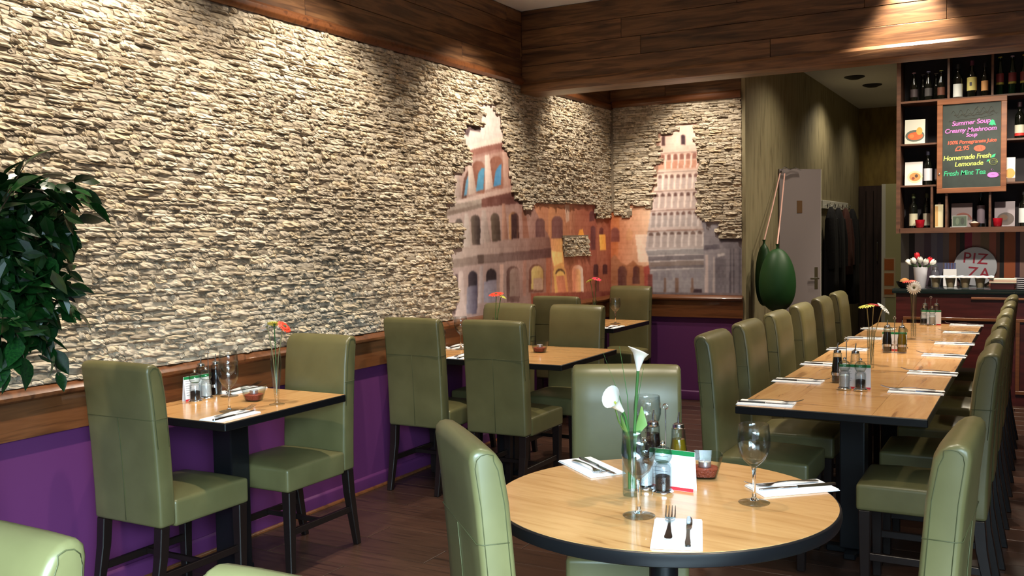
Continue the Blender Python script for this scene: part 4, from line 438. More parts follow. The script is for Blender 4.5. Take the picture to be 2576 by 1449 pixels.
def stone_variant(rng):
    nu, nv = 5, 4; us = np.linspace(0, 1, nu); vs = np.array([0.0, 0.34, 0.7, 1.0])
    v = []; f = []
    edge = rng.uniform(0.1, 1.0, nu); peak = rng.uniform(0.2, 0.8); slope = rng.uniform(0.2, 0.9)
    for j in range(nv):
        for i in range(nu):
            base = (0.72, 1.0, 0.80, 0.30)[j]
            dd = base * (0.30 + 0.70 * edge[i]) * rng.uniform(0.45, 1.25)
            if i in (0, nu - 1): dd *= 0.8
            du = rng.uniform(-0.1, 0.1) if 0 < i < nu - 1 else 0
            dv = rng.uniform(-0.15, 0.15) if 0 < j < nv - 1 else 0
            top = (-slope * abs(us[i] - peak) * 0.75 * (0.3 + 0.7 * j / (nv - 1)) if j > 0 else rng.uniform(0, 0.12)) + rng.uniform(-0.05, 0.05)
            v.append((us[i] + du, dd, vs[j] + dv + top))
    for j in range(nv - 1):
        for i in range(nu - 1):
            a = j * nu + i; f.append((a, a + 1, a + nu + 1)); f.append((a, a + nu + 1, a + nu))
    nb = len(v)
    v += [(0, -0.1, 0), (1, -0.1, 0), (1, -0.1, 1), (0, -0.1, 1)]
    f += [(nb, nb + 1, nu - 1)] + [(nb, i + 1, i) for i in range(nu - 1)]
    t0 = (nv - 1) * nu
    f += [(nb + 3, t0 + nu - 1, nb + 2)] + [(nb + 3, t0 + i, t0 + i + 1) for i in range(nu - 1)]
    f += [(nb, 0, nb + 3), (nb + 1, nb + 2, nu - 1)]
    for j in range(nv - 1): f += [(nb + 3, j * nu, (j + 1) * nu)] if j < 99 else []; f += [(nb + 2, (j + 1) * nu + nu - 1, j * nu + nu - 1)]
    tri = np.array([t for t in f]); return np.array(v), tri
VAR = [stone_variant(RNG) for _ in range(28)]
VAR_ME = []
for vv, tt in VAR:
    me = bpy.data.meshes.new('stone'); me.from_pydata([tuple(p) for p in vv], [], [tuple(t) for t in tt.tolist()]); me.materials.append(M['stone']); VAR_ME.append(me)
def clad(parent, u0, u1, z0, z1, mask, island, frame, rotz, eye_u, eye_d, nsingle=300):
    """frame(u, depth, z) -> world; local stone axes: x runs along -u for the left wall, so a stone starts at its far end"""
    st = []; z = z0
    while z < z1 - 0.008:
        h = min(random.choice((0.016, 0.019, 0.023, 0.027)) * random.uniform(0.9, 1.1), z1 - z)
        u = u0 - random.uniform(0, 0.1)
        while u < u1:
            L = random.choice((0.03, 0.04, 0.05, 0.065, 0.085, 0.12)) * random.uniform(0.85, 1.15); a, b = max(u, u0), min(u + L, u1); u += L
            if b - a < 0.012: continue
            st.append((a, b, z + random.uniform(-0.005, 0.004) * (z > z0), h * random.uniform(0.95, 1.4), random.choice((0.009, 0.013, 0.019, 0.025, 0.032)) * random.uniform(0.85, 1.15)))
        z += h
    A = np.array(st); cu = (A[:, 0] + A[:, 1]) / 2; cz = A[:, 2] + A[:, 3] / 2
    cut = inside(mask, cu, cz)
    if island is not None: cut &= ~inside(island, cu, cz)
    A = A[~cut]; cu = cu[~cut]
    size = (A[:, 1] - A[:, 0]) * A[:, 3] / (eye_d ** 2 + (cu - eye_u) ** 2)
    vis = size * (cu > 2.25 if eye_u == 0.0 else 1)
    order = np.argsort(-vis); single = set(order[:nsingle].tolist())
    vs = []; fs = []; n = 0
    c, s = math.cos(rotz), math.sin(rotz)
    for i, (a, b, z, h, dpt) in enumerate(A):
        k = (i * 7) % len(VAR); o = frame(b, 0.0, z)
        L = b - a
        if i in single:
            ob = bpy.data.objects.new('stone', VAR_ME[k]); COL.objects.link(ob); ob.parent = parent; ob.location = o; ob.rotation_euler = (0, 0, rotz); ob.scale = (L - 0.0012, dpt, h - 0.0012)
        else:
            p = VAR[k][0] * (L - 0.0012, dpt, h - 0.0012)
            vs.append(np.stack([o[0] + p[:, 0] * c - p[:, 1] * s, o[1] + p[:, 0] * s + p[:, 1] * c, o[2] + p[:, 2]], 1)); fs.append(VAR[k][1] + n); n += len(p)
    co = np.concatenate(vs); F = np.concatenate(fs)
    me = bpy.data.meshes.new('stone_cladding'); me.vertices.add(len(co)); me.vertices.foreach_set('co', co.ravel())
    me.loops.add(F.size); me.loops.foreach_set('vertex_index', F.ravel()); me.polygons.add(len(F)); me.polygons.foreach_set('loop_start', np.arange(0, F.size, 3)); me.update(calc_edges=True); me.validate(); me.shade_flat()
    me.materials.append(M['stone'])
    tag(link('stone_cladding', me, None, parent), kind='stuff')
OFF = 0.012
clad(wl, 1.7, YB - 0.012, 0.938, 2.648, MASK_LEFT, ISLAND, lambda u, d, z: (XL + OFF + d, u, z), -PI / 2, 0.0, 3.5)
clad(wb, XL + 0.045, -2.262, 0.95, 2.664, MASK_BACK, None, lambda u, d, z: (u, YB - OFF - d, z), PI, 0.5, 8.2)
# backing behind the stone, left out where the print shows
def backing(name, parent, u0, u1, v0, v1, mask, island, place):
    st = 0.02; nu = int((u1 - u0) / st); nv = int((v1 - v0) / st)
    U, V = np.meshgrid(u0 + (np.arange(nu) + 0.5) * st, v0 + (np.arange(nv) + 0.5) * st); m = ~inside(mask, U, V)
    if island is not None: m |= inside(island, U, V)
    mb = MB()
    for j in range(nv):
        i = 0
        while i < nu:
            if m[j, i]:
                k = i
                while k < nu and m[j, k]: k += 1
                a, b, c, e = u0 + i * st, u0 + k * st, v0 + j * st, v0 + (j + 1) * st
                mb.box(*place(a, b, c, e)); i = k
            else: i += 1
    link(name, mb.mesh(name), M['mortar'], parent)
backing('cladding_backing', wl, 1.7, YB - 0.01, 0.938, 2.648, MASK_LEFT, ISLAND, lambda a, b, c, e: (XL, XL + OFF + 0.002, a, b, c, e))
backing('cladding_backing', wb, XL + 0.02, -2.262, 0.95, 2.665, MASK_BACK, None, lambda a, b, c, e: (a, b, YB - OFF - 0.002, YB, c, e))

# ------------------------------------------------------------------ chairs
CW = 0.385
def chair_parts(root):
    h = CW / 2
    # backrest: side profile (y, z) extruded across, reclined, rounded over the top
    prof = [(-0.250, 0.385), (-0.252, 0.50), (-0.262, 0.70), (-0.278, 0.90), (-0.290, 1.000), (-0.287, 1.018), (-0.277, 1.028), (-0.262, 1.031), (-0.244, 1.027), (-0.226, 1.014), (-0.212, 0.992), (-0.198, 0.90), (-0.182, 0.70), (-0.172, 0.50), (-0.172, 0.385)]
    bm = bmesh.new(); n = len(prof); xs = [-h, -h + 0.07, 0, h - 0.07, h]; bul = [0, 0.005, 0.007, 0.005, 0]
    rows = []
    for x, bu in zip(xs, bul):
        r = []
        for i, (y, z) in enumerate(prof):
            out = -bu * 0.5 if y < -0.245 and 0.4 < z < 1.0 else (bu if y > -0.215 and 0.4 < z < 1.0 else 0)
            r.append(bm.verts.new((x, y + out, z + (bu * 0.6 if z > 1.0 else 0))))
        rows.append(r)
    for a, b in zip(rows, rows[1:]):
        for i in range(n): bm.faces.new((a[i], a[(i + 1) % n], b[(i + 1) % n], b[i]))
    bm.faces.new(rows[0][::-1]); bm.faces.new(rows[-1])
    bmesh.ops.recalc_face_normals(bm, faces=bm.faces)
    ed = [e for e in bm.edges if len(e.link_faces) == 2 and e.calc_face_angle(0) > 1.0]
    bmesh.ops.bevel(bm, geom=ed, offset=0.014, segments=3, profile=0.5, affect='EDGES', clamp_overlap=True)
    me = bpy.data.meshes.new('backrest'); bm.to_mesh(me); bm.free(); me.shade_smooth(); me.set_sharp_from_angle(angle=1.2)
    back = link('backrest', me, M['leather'], root)
    # stitched seams: across the rear, round the side and down the middle, plus the piping at the top corners
    s = MB()
    yb = lambda z: float(np.interp(z, [0.385, 0.5, 0.7, 0.9, 1.0], [-0.252, -0.2545, -0.265, -0.281, -0.293]))
    yf = lambda z: float(np.interp(z, [0.385, 0.5, 0.7, 0.9, 1.0], [-0.172, -0.172, -0.182, -0.198, -0.212]))
    zs = 0.815
    s.tube([(-h - 0.0005, yf(zs), zs), (-h - 0.0005, yb(zs) + 0.012, zs), (-h + 0.012, yb(zs), zs), (h - 0.012, yb(zs), zs), (h + 0.0005, yb(zs) + 0.012, zs), (h + 0.0005, yf(zs) - 0.01, zs)], 0.0013, 5)
    s.tube([(0.0, yb(z) - 0.002, z) for z in (zs, 0.7, 0.55, 0.40)], 0.0013, 5)
    for sx in (-h - 0.0002, h + 0.0002):
        cy_, cz_ = -0.235, 0.93
        ins = [(y + math.copysign(min(0.013, abs(cy_ - y)), cy_ - y), z - (0.012 if z > 0.99 else 0)) for y, z in prof[2:13]]
        s.tube([(sx, y, z) for y, z in ins], 0.0011, 5)
    link('seam', s.mesh('seam', smooth=4), M['seam'], back)
    # seat: cushioned block
    m = MB(); nx, ny = 6, 6; x0, x1, y0, y1 = -h, h, -0.176, 0.225
    g = [[None] * (ny + 1) for _ in range(nx + 1)]
    for i in range(nx + 1):
        for j in range(ny + 1):
            u, v = i / nx, j / ny; crown = 0.022 * (1 - (2 * u - 1) ** 4) * (1 - (2 * v - 1) ** 4)
            g[i][j] = len(m.v); m.v.append((x0 + (x1 - x0) * u, y0 + (y1 - y0) * v, 0.482 + crown))
    lo = [[None] * (ny + 1) for _ in range(nx + 1)]
    for i in range(nx + 1):
        for j in range(ny + 1):
            if i in (0, nx) or j in (0, ny): lo[i][j] = len(m.v); m.v.append((x0 + (x1 - x0) * i / nx, y0 + (y1 - y0) * j / ny, 0.375))
    for i in range(nx):
        for j in range(ny): m.f.append((g[i][j], g[i + 1][j], g[i + 1][j + 1], g[i][j + 1]))
    for i in range(nx):
        m.f.append((lo[i][0], lo[i + 1][0], g[i + 1][0], g[i][0])); m.f.append((lo[i + 1][ny], lo[i][ny], g[i][ny], g[i + 1][ny]))
    for j in range(ny):
        m.f.append((lo[0][j + 1], lo[0][j], g[0][j], g[0][j + 1])); m.f.append((lo[nx][j], lo[nx][j + 1], g[nx][j + 1], g[nx][j]))
    m.f.append(tuple([lo[i][0] for i in range(nx + 1)] + [lo[nx][j] for j in range(1, ny + 1)] + [lo[i][ny] for i in range(nx - 1, -1, -1)] + [lo[0][j] for j in range(ny - 1, 0, -1)])[::-1])
    seat = link('seat', m.mesh('seat', 0.016, 3, 1.0, 0.9), M['leather'], root)
    # legs: straight tapered fronts, splayed rears, rails between them
    def leg(pts):
        m = MB()
        rings = []
        for (x, y, z, a) in pts:
            k = len(m.v); m.v += [(x - a, y - a, z), (x + a, y - a, z), (x + a, y + a, z), (x - a, y + a, z)]; rings.append(k)
        for a, b in zip(rings, rings[1:]):
            for k in range(4): m.f.append((a + k, a + (k + 1) % 4, b + (k + 1) % 4, b + k))
        m.f.append((3, 2, 1, 0)); e = rings[-1]; m.f.append((e, e + 1, e + 2, e + 3))
        return m.mesh('leg', 0.003, 1)
    for sx in (-1, 1):
        link('leg', leg([(sx * (h - 0.028), 0.190, 0, 0.017), (sx * (h - 0.026), 0.192, 0.376, 0.023)]), M['leg'], root)
        link('leg', leg([(sx * (h - 0.026), -0.285, 0, 0.015), (sx * (h - 0.026), -0.258, 0.13, 0.018), (sx * (h - 0.026), -0.232, 0.27, 0.021), (sx * (h - 0.026), -0.222, 0.386, 0.022)]), M['leg'], root)
    for sx in (-1, 1):
        link('stretcher', MB().box(sx * (h - 0.026) - 0.009, sx * (h - 0.026) + 0.009, -0.25, 0.176, 0.17, 0.20).mesh('stretcher', 0.002, 1), M['leg'], root)
    link('stretcher', MB().box(-h + 0.035, h - 0.035, -0.03, -0.012, 0.175, 0.197).mesh('stretcher', 0.002, 1), M['leg'], root)
CH = thing('dining_chair', '', 'chair', (-3.16, 2.785, 0), 0.0, 'olive leather dining chairs')
chair_parts(CH)
CH['label'] = 'olive leather chair at the wall table nearest the leafy plant, back turned to the viewer'
R_ = math.radians
CHAIRS = [
    (-3.095, 3.405, PI, 'olive leather chair facing the viewer across the wall table nearest the plant'),
    (-3.205, 4.86, 0, 'olive leather chair seen from behind at the two-seat-wide table, next to the purple wall'),
    (-2.665, 4.87, 0, 'olive leather chair seen from behind at the two-seat-wide table, on its aisle side'),
    (-3.225, 5.56, PI, 'olive leather chair facing the viewer beside the mural, behind the red flower'),
    (-2.705, 5.56, PI, 'olive leather chair facing the viewer behind the red stone bowl, on the aisle side'),
    (-3.255, 6.87, 0, 'shaded olive chair seen from behind below the orange arches of the mural'),
    (-3.225, 7.83, PI, 'olive leather chair facing the viewer in the corner where both mural walls meet'),
    (-1.024, 2.117, R_(-45), 'nearest olive chair at the round table, its tall back cutting across the tabletop edge'),
    (-1.20, 2.95, R_(-158.3), 'olive chair behind the white lilies, on the far side of the round table'),
    (-0.405, 2.465, R_(88), 'large olive chair at the right of the round table, seen from its narrow side'),
    (-1.492, 0.68, PI, 'olive chair top cut off in the lower left corner, below the leafy plant'),
    (-0.83, 0.70, PI, 'pale olive chair top barely showing at the lower edge, left of the round table'),
]
for x, y, rz, lb in CHAIRS:
    c = dup(CH, (x, y, 0), rz, lb)
    if y < 1: c.scale = (1, 1, 1.012)
for k, (y, lb) in enumerate(zip((4.42, 5.03, 5.68, 6.33, 7.00, 7.64), ('first', 'second', 'third', 'fourth', 'fifth', 'sixth'))):
    dup(CH, (-1.095, y, 0), -PI / 2, '%s olive chair from the near end, mural side of the long table' % lb)
for k, (y, lb) in enumerate(zip((4.18, 4.82, 5.46, 6.12, 6.78, 7.44), ('first', 'second', 'third', 'fourth', 'fifth', 'sixth'))):
    dup(CH, (-0.41, y, 0), PI / 2, '%s olive chair from the near end, outer side of the long table' % lb)

# ------------------------------------------------------------------ tables
ZT = 0.77
def veneer_mat(axis):
    sc = (1.0, 9, 9) if axis == 'x' else (9, 1.0, 9)
    return mottled('oak_veneer_' + axis, [(0.25, (132, 88, 50)), (0.37, (196, 146, 92)), (0.58, (212, 164, 108)), (0.8, (192, 140, 86))], sc, 2.6, 9, 0.22, 0.012, coat=0.3, distort=0.9, random_shift=True, tint=0.07)
OAKX, OAKY = veneer_mat('x'), veneer_mat('y')
def pedestal(t, y=0.0, column=0.055, foot=0.26):
    link('column', MB().box(-column, column, y - column, y + column, 0.03, ZT - 0.045).mesh('column', 0.006, 2), M['black'], t)
    link('base_plate', MB().box(-foot, foot, y - foot * 0.22, y + foot * 0.22, 0.0, 0.03).box(-foot * 0.22, foot * 0.22, y - foot, y + foot, 0.0, 0.0295).mesh('base_plate', 0.004, 1), M['black'], t)
def square_table(label, x0, x1, y0, y1, mats, strips, axis='y', foot=0.26, py=0.0):
    cx, cy = (x0 + x1) / 2, (y0 + y1) / 2; t = thing('dining_table', label, 'table', (cx, cy, 0))
    hx, hy = (x1 - x0) / 2, (y1 - y0) / 2
    boxobj('edged_top', (-hx, hx, -hy, hy, ZT - 0.034, ZT - 0.001), M['black'], t, 0.003, 1)
    p = -hx + 0.004
    for k, wd in enumerate(strips):
        q = p + wd * (2 * hx - 0.008)
        boxobj('veneer_panel', (p + 0.0004, q - 0.0004, -hy + 0.004, hy - 0.004, ZT - 0.003, ZT), mats[k % len(mats)], t); p = q
    pedestal(t, py, foot=foot)
    return t
square_table('oak topped wall table with black edge, nearest the leafy plant', -3.46, -2.845, 2.765, 3.53, [OAKY], [1.0], foot=0.10, py=-0.052)
square_table('wider oak wall table beside the mural, set between four olive chairs', -3.46, -2.345, 4.815, 5.625, [OAKX], [1.0], foot=0.12)
square_table('oak wall table in the far corner beneath the orange arches of the mural', -3.46, -2.87, 6.82, 7.60, [OAKY], [1.0], foot=0.12)
for lb, y0, y1 in (('nearest of the three oak tables pushed into one long row', 3.955, 5.255), ('middle one of the three oak tables pushed into one long row', 5.257, 6.667), ('farthest of the three oak tables pushed into one long row, by the bar', 6.670, 8.02)):
    square_table(lb, -1.115, -0.365, y0, y1, [OAKY, OAKX, OAKY], [0.27, 0.46, 0.27], foot=0.12)
RT = thing('round_table', 'round oak table with black edge in front, set for dinner', 'table', (-0.905, 2.49, 0), R_(-9))
lathe_obj('edged_top', [(0, ZT - 0.04), (0.455, ZT - 0.04), (0.468, ZT - 0.034), (0.472, ZT - 0.018), (0.470, ZT - 0.004), (0.466, ZT - 0.001), (0, ZT - 0.001)], M['black'], RT, 96)
lathe_obj('veneer_panel', [(0, ZT - 0.002), (0.464, ZT - 0.002), (0.464, ZT), (0, ZT)], OAKX, RT, 96)
lathe_obj('column', [(0, 0.02), (0.04, 0.02), (0.04, ZT - 0.042), (0, ZT - 0.042)], M['black'], RT, 24)
lathe_obj('base_plate', [(0, 0), (0.15, 0), (0.15, 0.008), (0.06, 0.028), (0, 0.028)], M['black'], RT, 36)

# ------------------------------------------------------------------ tableware prototypes (first placing moves the prototype, later ones copy it)
def placer(build, name, cat, group):
    st = {}
    def place(loc, rz, label):
        if 'p' not in st:
            t = thing(name, label, cat, loc, rz, group); build(t); st['p'] = t; return t
        return dup(st['p'], loc, rz, label)
    return place
def wineglass(t):
    lathe_obj('bowl', [(0, 0.0965), (0.006, 0.097), (0.014, 0.104), (0.028, 0.118), (0.039, 0.138), (0.0435, 0.158), (0.0440, 0.172), (0.0425, 0.192), (0.0395, 0.2145), (0.0385, 0.2150), (0.0378, 0.2145), (0.0407, 0.192), (0.0422, 0.172), (0.0417, 0.158), (0.0372, 0.139), (0.026, 0.1205), (0.011, 0.109), (0, 0.107)], M['glass'], t, 40, smooth=1.2)
    lathe_obj('stem', [(0, 0.0085), (0.012, 0.0085), (0.006, 0.016), (0.0042, 0.035), (0.004, 0.065), (0.0048, 0.085), (0.0072, 0.0962), (0, 0.0962)], M['solidglass'], t, 20)
    lathe_obj('foot', [(0, 0.0005), (0.041, 0.0005), (0.042, 0.0022), (0.034, 0.0042), (0.018, 0.0066), (0.012, 0.0082), (0, 0.0082)], M['glass'], t, 40)
def mill(fill):
    def build(t):
        lathe_obj('base', [(0, 0), (0.029, 0), (0.0305, 0.003), (0.0305, 0.008), (0.026, 0.012), (0.0, 0.012)], M['chrome'] if fill == 'pepper' else M['steel'], t, 24)
        lathe_obj('body', [(0, 0.0125), (0.0245, 0.0125), (0.0245, 0.076), (0.0225, 0.084), (0.017, 0.090), (0.0, 0.090), (0.0, 0.085), (0.014, 0.085), (0.0195, 0.080), (0.0218, 0.074), (0.0218, 0.015), (0, 0.015)], M['glass'], t, 24)
        lathe_obj('filling', [(0, 0.016), (0.0205, 0.016), (0.0208, 0.050 if fill == 'pepper' else 0.066), (0.014, 0.053 if fill == 'pepper' else 0.07), (0, 0.05 if fill == 'pepper' else 0.068)], M[fill], t, 20)
        lathe_obj('head', [(0, 0.0905), (0.019, 0.0905), (0.021, 0.094), (0.0255, 0.103), (0.0265, 0.113), (0.024, 0.123), (0.017, 0.131), (0.008, 0.135), (0, 0.1355)], M['domeglass'], t, 24)
        lathe_obj('knob', [(0, 0.1358), (0.005, 0.136), (0.0075, 0.141), (0.0065, 0.146), (0.003, 0.150), (0, 0.151)], M['chrome'], t, 14)
    return build
def pourer(liquid, level):
    def build(t):
        lathe_obj('bottle', [(0, 0.0), (0.0255, 0.0), (0.0265, 0.003), (0.0265, 0.072), (0.0225, 0.100), (0.0205, 0.135), (0.0205, 0.140), (0, 0.140), (0, 0.138), (0.0185, 0.138), (0.0185, 0.134), (0.0208, 0.099), (0.0248, 0.072), (0.0248, 0.003), (0, 0.003)], M['glass'], t, 24)
        top = level
        prof = [(0, 0.0035), (0.0243, 0.0035), (0.0243, min(0.072, top))]
        if top > 0.072: prof.append((0.0203 if top >= 0.099 else 0.0225, min(top, 0.1)))
        if top > 0.1: prof.append((0.0183, top))
        prof.append((0, top)); lathe_obj('liquid', prof, M[liquid], t, 24)
        lathe_obj('cap', [(0, 0.1402), (0.017, 0.1402), (0.018, 0.144), (0.0165, 0.153), (0.006, 0.158), (0, 0.158)], M['steel'], t, 20)
        link('spout', MB().tube([(0, 0, 0.157), (0.0005, 0, 0.172), (0.003, 0, 0.190)], [0.0034, 0.0030, 0.0022], 8).mesh('spout', smooth=1), M['steel'], t)
    return build
def caddy(t):  # wire stand for the two bottles: base, two cups, central handle with loop
    for sx in (-1, 1):
        m = MB().lathe([(0.0285, 0.034), (0.0298, 0.034), (0.0298, 0.048), (0.0285, 0.048), (0.0285, 0.034)], 28, (sx * 0.041, 0)); link('ring', m.mesh('ring', smooth=0.7), M['steel'], t)
    link('base', MB().box(-0.066, 0.066, -0.012, 0.012, -0.0035, -0.0005).mesh('base', 0.001, 1), M['steel'], t)
    pts = [(0, 0, -0.001), (0, 0, 0.196)] + [(0.0075 * math.sin(a), 0, 0.2035 - 0.0075 * math.cos(a)) for a in np.linspace(0.2, 2 * PI - 0.5, 12)]
    link('handle', MB().tube(pts, 0.0021, 8).mesh('handle', smooth=1), M['steel'], t)
    link('clip', MB().box(-0.0125, 0.0125, -0.002, 0.002, 0.036, 0.046).mesh('clip', 0.0008, 1), M['steel'], t)
def menu_card(t):  # folded tent card: two leaves meeting at the top, green band above, red below
    hw = 0.069
    for s in (-1, 1):
        m = MB().prism([(s * 0.012, 0), (s * 0.0133, 0), (s * 0.0013, 0.112), (0.0, 0.112)], 'x', -hw, hw); leaf = link('leaf', m.mesh('leaf'), M['card'], t)
        yy = lambda z: s * (0.0133 + 0.0006 - 0.012 * z / 0.112); y2 = lambda z: s * (0.0133 + 0.0001 - 0.012 * z / 0.112)
        for nm, z0, z1, mt in (('green_band', 0.099, 0.112, 'green'), ('red_band', 0.0005, 0.0095, 'red')):
            link(nm, MB().prism([(y2(z0), z0), (yy(z0), z0), (yy(z1), z1), (y2(z1), z1)], 'x', -hw, hw).mesh(nm), M[mt], leaf)
        m = MB()
        for k, L in enumerate((0.05, 0.044, 0.048, 0.03, 0.05, 0.046, 0.038)):
            z = 0.09 - k * 0.0105; m.prism([(y2(z), z), (s * (0.0133 + 0.0004 - 0.012 * z / 0.112), z), (s * (0.0133 + 0.0004 - 0.012 * z / 0.112), z + 0.0016), (y2(z), z + 0.0016)], 'x', -hw + 0.008, -hw + 0.008 + L)
        link('printed_lines', m.mesh('printed_lines'), M['ink'], leaf)
def candle_bowl(t):  # flared square glass dish of red stones
    def ring(r, z, k=0.55, n=32): # superellipse square
        return [(r * math.copysign(abs(math.cos(a)) ** k, math.cos(a)), r * math.copysign(abs(math.sin(a)) ** k, math.sin(a)), z) for a in np.linspace(0, 2 * PI, n, endpoint=False)]
    def loft(prof, name, mat):
        m = MB(); n = 32; rs = []
        for r, z in prof: rs.append(len(m.v)); m.v += ring(r, z)
        for a, b in zip(rs, rs[1:]):
            for k in range(n): m.f.append((a + k, a + (k + 1) % n, b + (k + 1) % n, b + k))
        m.f.append(tuple(range(rs[0] + n - 1, rs[0] - 1, -1))); m.f.append(tuple(range(rs[-1], rs[-1] + n)))
        link(name, m.mesh(name, smooth=0.8), mat, t)
    loft([(0.030, 0.0), (0.034, 0.002), (0.040, 0.02), (0.053, 0.070), (0.0505, 0.070), (0.0375, 0.021), (0.033, 0.006), (0.028, 0.005)], 'dish', M['dishglass'])
    loft([(0.031, 0.0055), (0.036, 0.02), (0.0385, 0.029), (0.03, 0.032), (0.02, 0.031)], 'stones', M['gel'])
def tealight(t):
    lathe_obj('cup', [(0, 0), (0.0185, 0), (0.019, 0.002), (0.019, 0.016), (0.018, 0.016), (0.018, 0.003), (0, 0.003)], M['alu'], t, 24)
    lathe_obj('wax', [(0, 0.0035), (0.0178, 0.0035), (0.0178, 0.012), (0, 0.0125)], M['wax'], t, 20)
    link('wick', MB().tube([(0, 0, 0.012), (0.0008, 0, 0.018)], 0.0008, 5).mesh('wick'), M['leg'], t)
def napkin(t):
    m = MB().box(-0.060, 0.060, -0.116, 0.116, 0, 0.0028).mesh('lower_fold', 0.001, 2, 0.6); link('lower_fold', m, M['napkin'], t)
    m = MB().box(-0.057, 0.0585, -0.114, 0.1145, 0.0029, 0.0062).mesh('upper_fold', 0.0015, 2, 0.6); link('upper_fold', m, M['napkin'], t)
def fork_mesh(t):
    m = MB(); st = []
    for y, w, z in ((-0.115, 0.0045, 0.0030), (-0.112, 0.0085, 0.0032), (-0.10, 0.0098, 0.0038), (-0.07, 0.0066, 0.006), (-0.03, 0.0036, 0.0095), (0.01, 0.0030, 0.0095), (0.026, 0.0034, 0.0075), (0.036, 0.0085, 0.0055), (0.044, 0.0122, 0.0045), (0.054, 0.0132, 0.0045)): st.append((y, w, z))
    for y, w, z in st: m.v += [(-w, y, z), (w, y, z), (w, y, z + 0.0019), (-w, y, z + 0.0019)]
    for i in range(len(st) - 1):
        a, b = 4 * i, 4 * i + 4
        for k in range(4): m.f.append((a + k, a + (k + 1) % 4, b + (k + 1) % 4, b + k))
    m.f.append((3, 2, 1, 0)); e = 4 * len(st) - 4; m.f.append((e, e + 1, e + 2, e + 3))
    for k in range(4):
        x = -0.0132 + 0.0016 + k * 0.00773; q = len(m.v)
        for y, w, z in ((0.053, 0.0017, 0.0045), (0.075, 0.0016, 0.0058), (0.098, 0.0014, 0.0105), (0.116, 0.0008, 0.0175)): m.v += [(x - w, y, z), (x + w, y, z), (x + w, y, z + 0.0016), (x - w, y, z + 0.0016)]
        for i in range(3):
            a, b = q + 4 * i, q + 4 * i + 4
            for j in range(4): m.f.append((a + j, a + (j + 1) % 4, b + (j + 1) % 4, b + j))
        m.f.append((q + 12, q + 13, q + 14, q + 15)); m.f.append((q + 3, q + 2, q + 1, q))
    return m.mesh('fork', smooth=0.9)
def knife_parts(t):
    m = MB(); st = [(-0.12, 0.0045, 0.0), (-0.117, 0.0078, 0.0), (-0.10, 0.0085, 0), (-0.06, 0.0058, 0), (-0.02, 0.0052, 0), (0.0, 0.0060, 0)]
    for y, w, z in st: m.v += [(-w, y, 0.0), (w, y, 0.0), (w * 0.8, y, 0.005), (-w * 0.8, y, 0.005)]
    for i in range(len(st) - 1):
        a, b = 4 * i, 4 * i + 4
        for k in range(4): m.f.append((a + k, a + (k + 1) % 4, b + (k + 1) % 4, b + k))
    m.f.append((3, 2, 1, 0)); e = 4 * len(st) - 4; m.f.append((e, e + 1, e + 2, e + 3))
    link('handle', m.mesh('handle', smooth=0.9), M['steel'], t)
    link('blade', MB().prism([(0.0001 * 0 - 0.0052, 0.001), (0.0052, 0.001), (0.0085, 0.02), (0.0098, 0.05), (0.0095, 0.085), (0.007, 0.105), (0.0035, 0.116), (-0.0025, 0.118), (-0.0048, 0.105), (-0.0052, 0.05)], 'z', 0.0014, 0.0030).mesh('blade', 0.0005, 1, 0.9), M['steel'], t)
place_glass = placer(wineglass, 'wine_glass', 'glass', 'wine glasses')
place_pepper = placer(mill('pepper'), 'pepper_mill', 'mill', 'pepper mills')
place_salt = placer(mill('salt'), 'salt_mill', 'mill', 'salt mills')
place_vin = placer(pourer('vinegar', 0.118), 'vinegar_bottle', 'bottle', 'vinegar bottles')
place_oil = placer(pourer('oil', 0.108), 'oil_bottle', 'bottle', 'oil bottles')
place_lowoil = placer(pourer('oil', 0.058), 'oil_bottle', 'bottle', 'oil bottles')
place_caddy = placer(caddy, 'bottle_caddy', 'caddy', 'wire bottle caddies')
place_card = placer(menu_card, 'menu_card', 'menu card', 'folded menu cards')
place_bowl = placer(candle_bowl, 'candle_bowl', 'bowl', 'glass candle bowls')
place_tea = placer(tealight, 'tealight', 'candle', 'tealights')
place_napkin = placer(napkin, 'paper_napkin', 'napkin', 'folded napkins')
place_knife = placer(knife_parts, 'table_knife', 'knife', 'table knives')
FORK = {}
def place_fork(loc, rz, label):
    if 'm' not in FORK: FORK['m'] = fork_mesh(None)
    return tag(link('fork', FORK['m'], M['steel'], None, loc, (0, 0, rz)), label, 'fork', 'forks')
def setting(x, y, ang, where, fx=-0.018, kx=0.022, fy=0.03, ky=0.0, fa=0.0, ka=0.0):
    """napkin with its long side turned to ang; fork and knife lie on it"""
    rz = ang - PI / 2
    place_napkin((x, y, ZT + 0.0003), rz, 'folded white napkin ' + where)
    c, s = math.cos(rz), math.sin(rz)
    at = lambda px, py: (x + px * c - py * s, y + px * s + py * c, ZT + 0.0068)
    place_fork(at(fx, fy), rz + fa, 'steel fork on the napkin ' + where)
    place_knife(at(kx, ky), rz + ka, 'steel knife on the napkin ' + where)
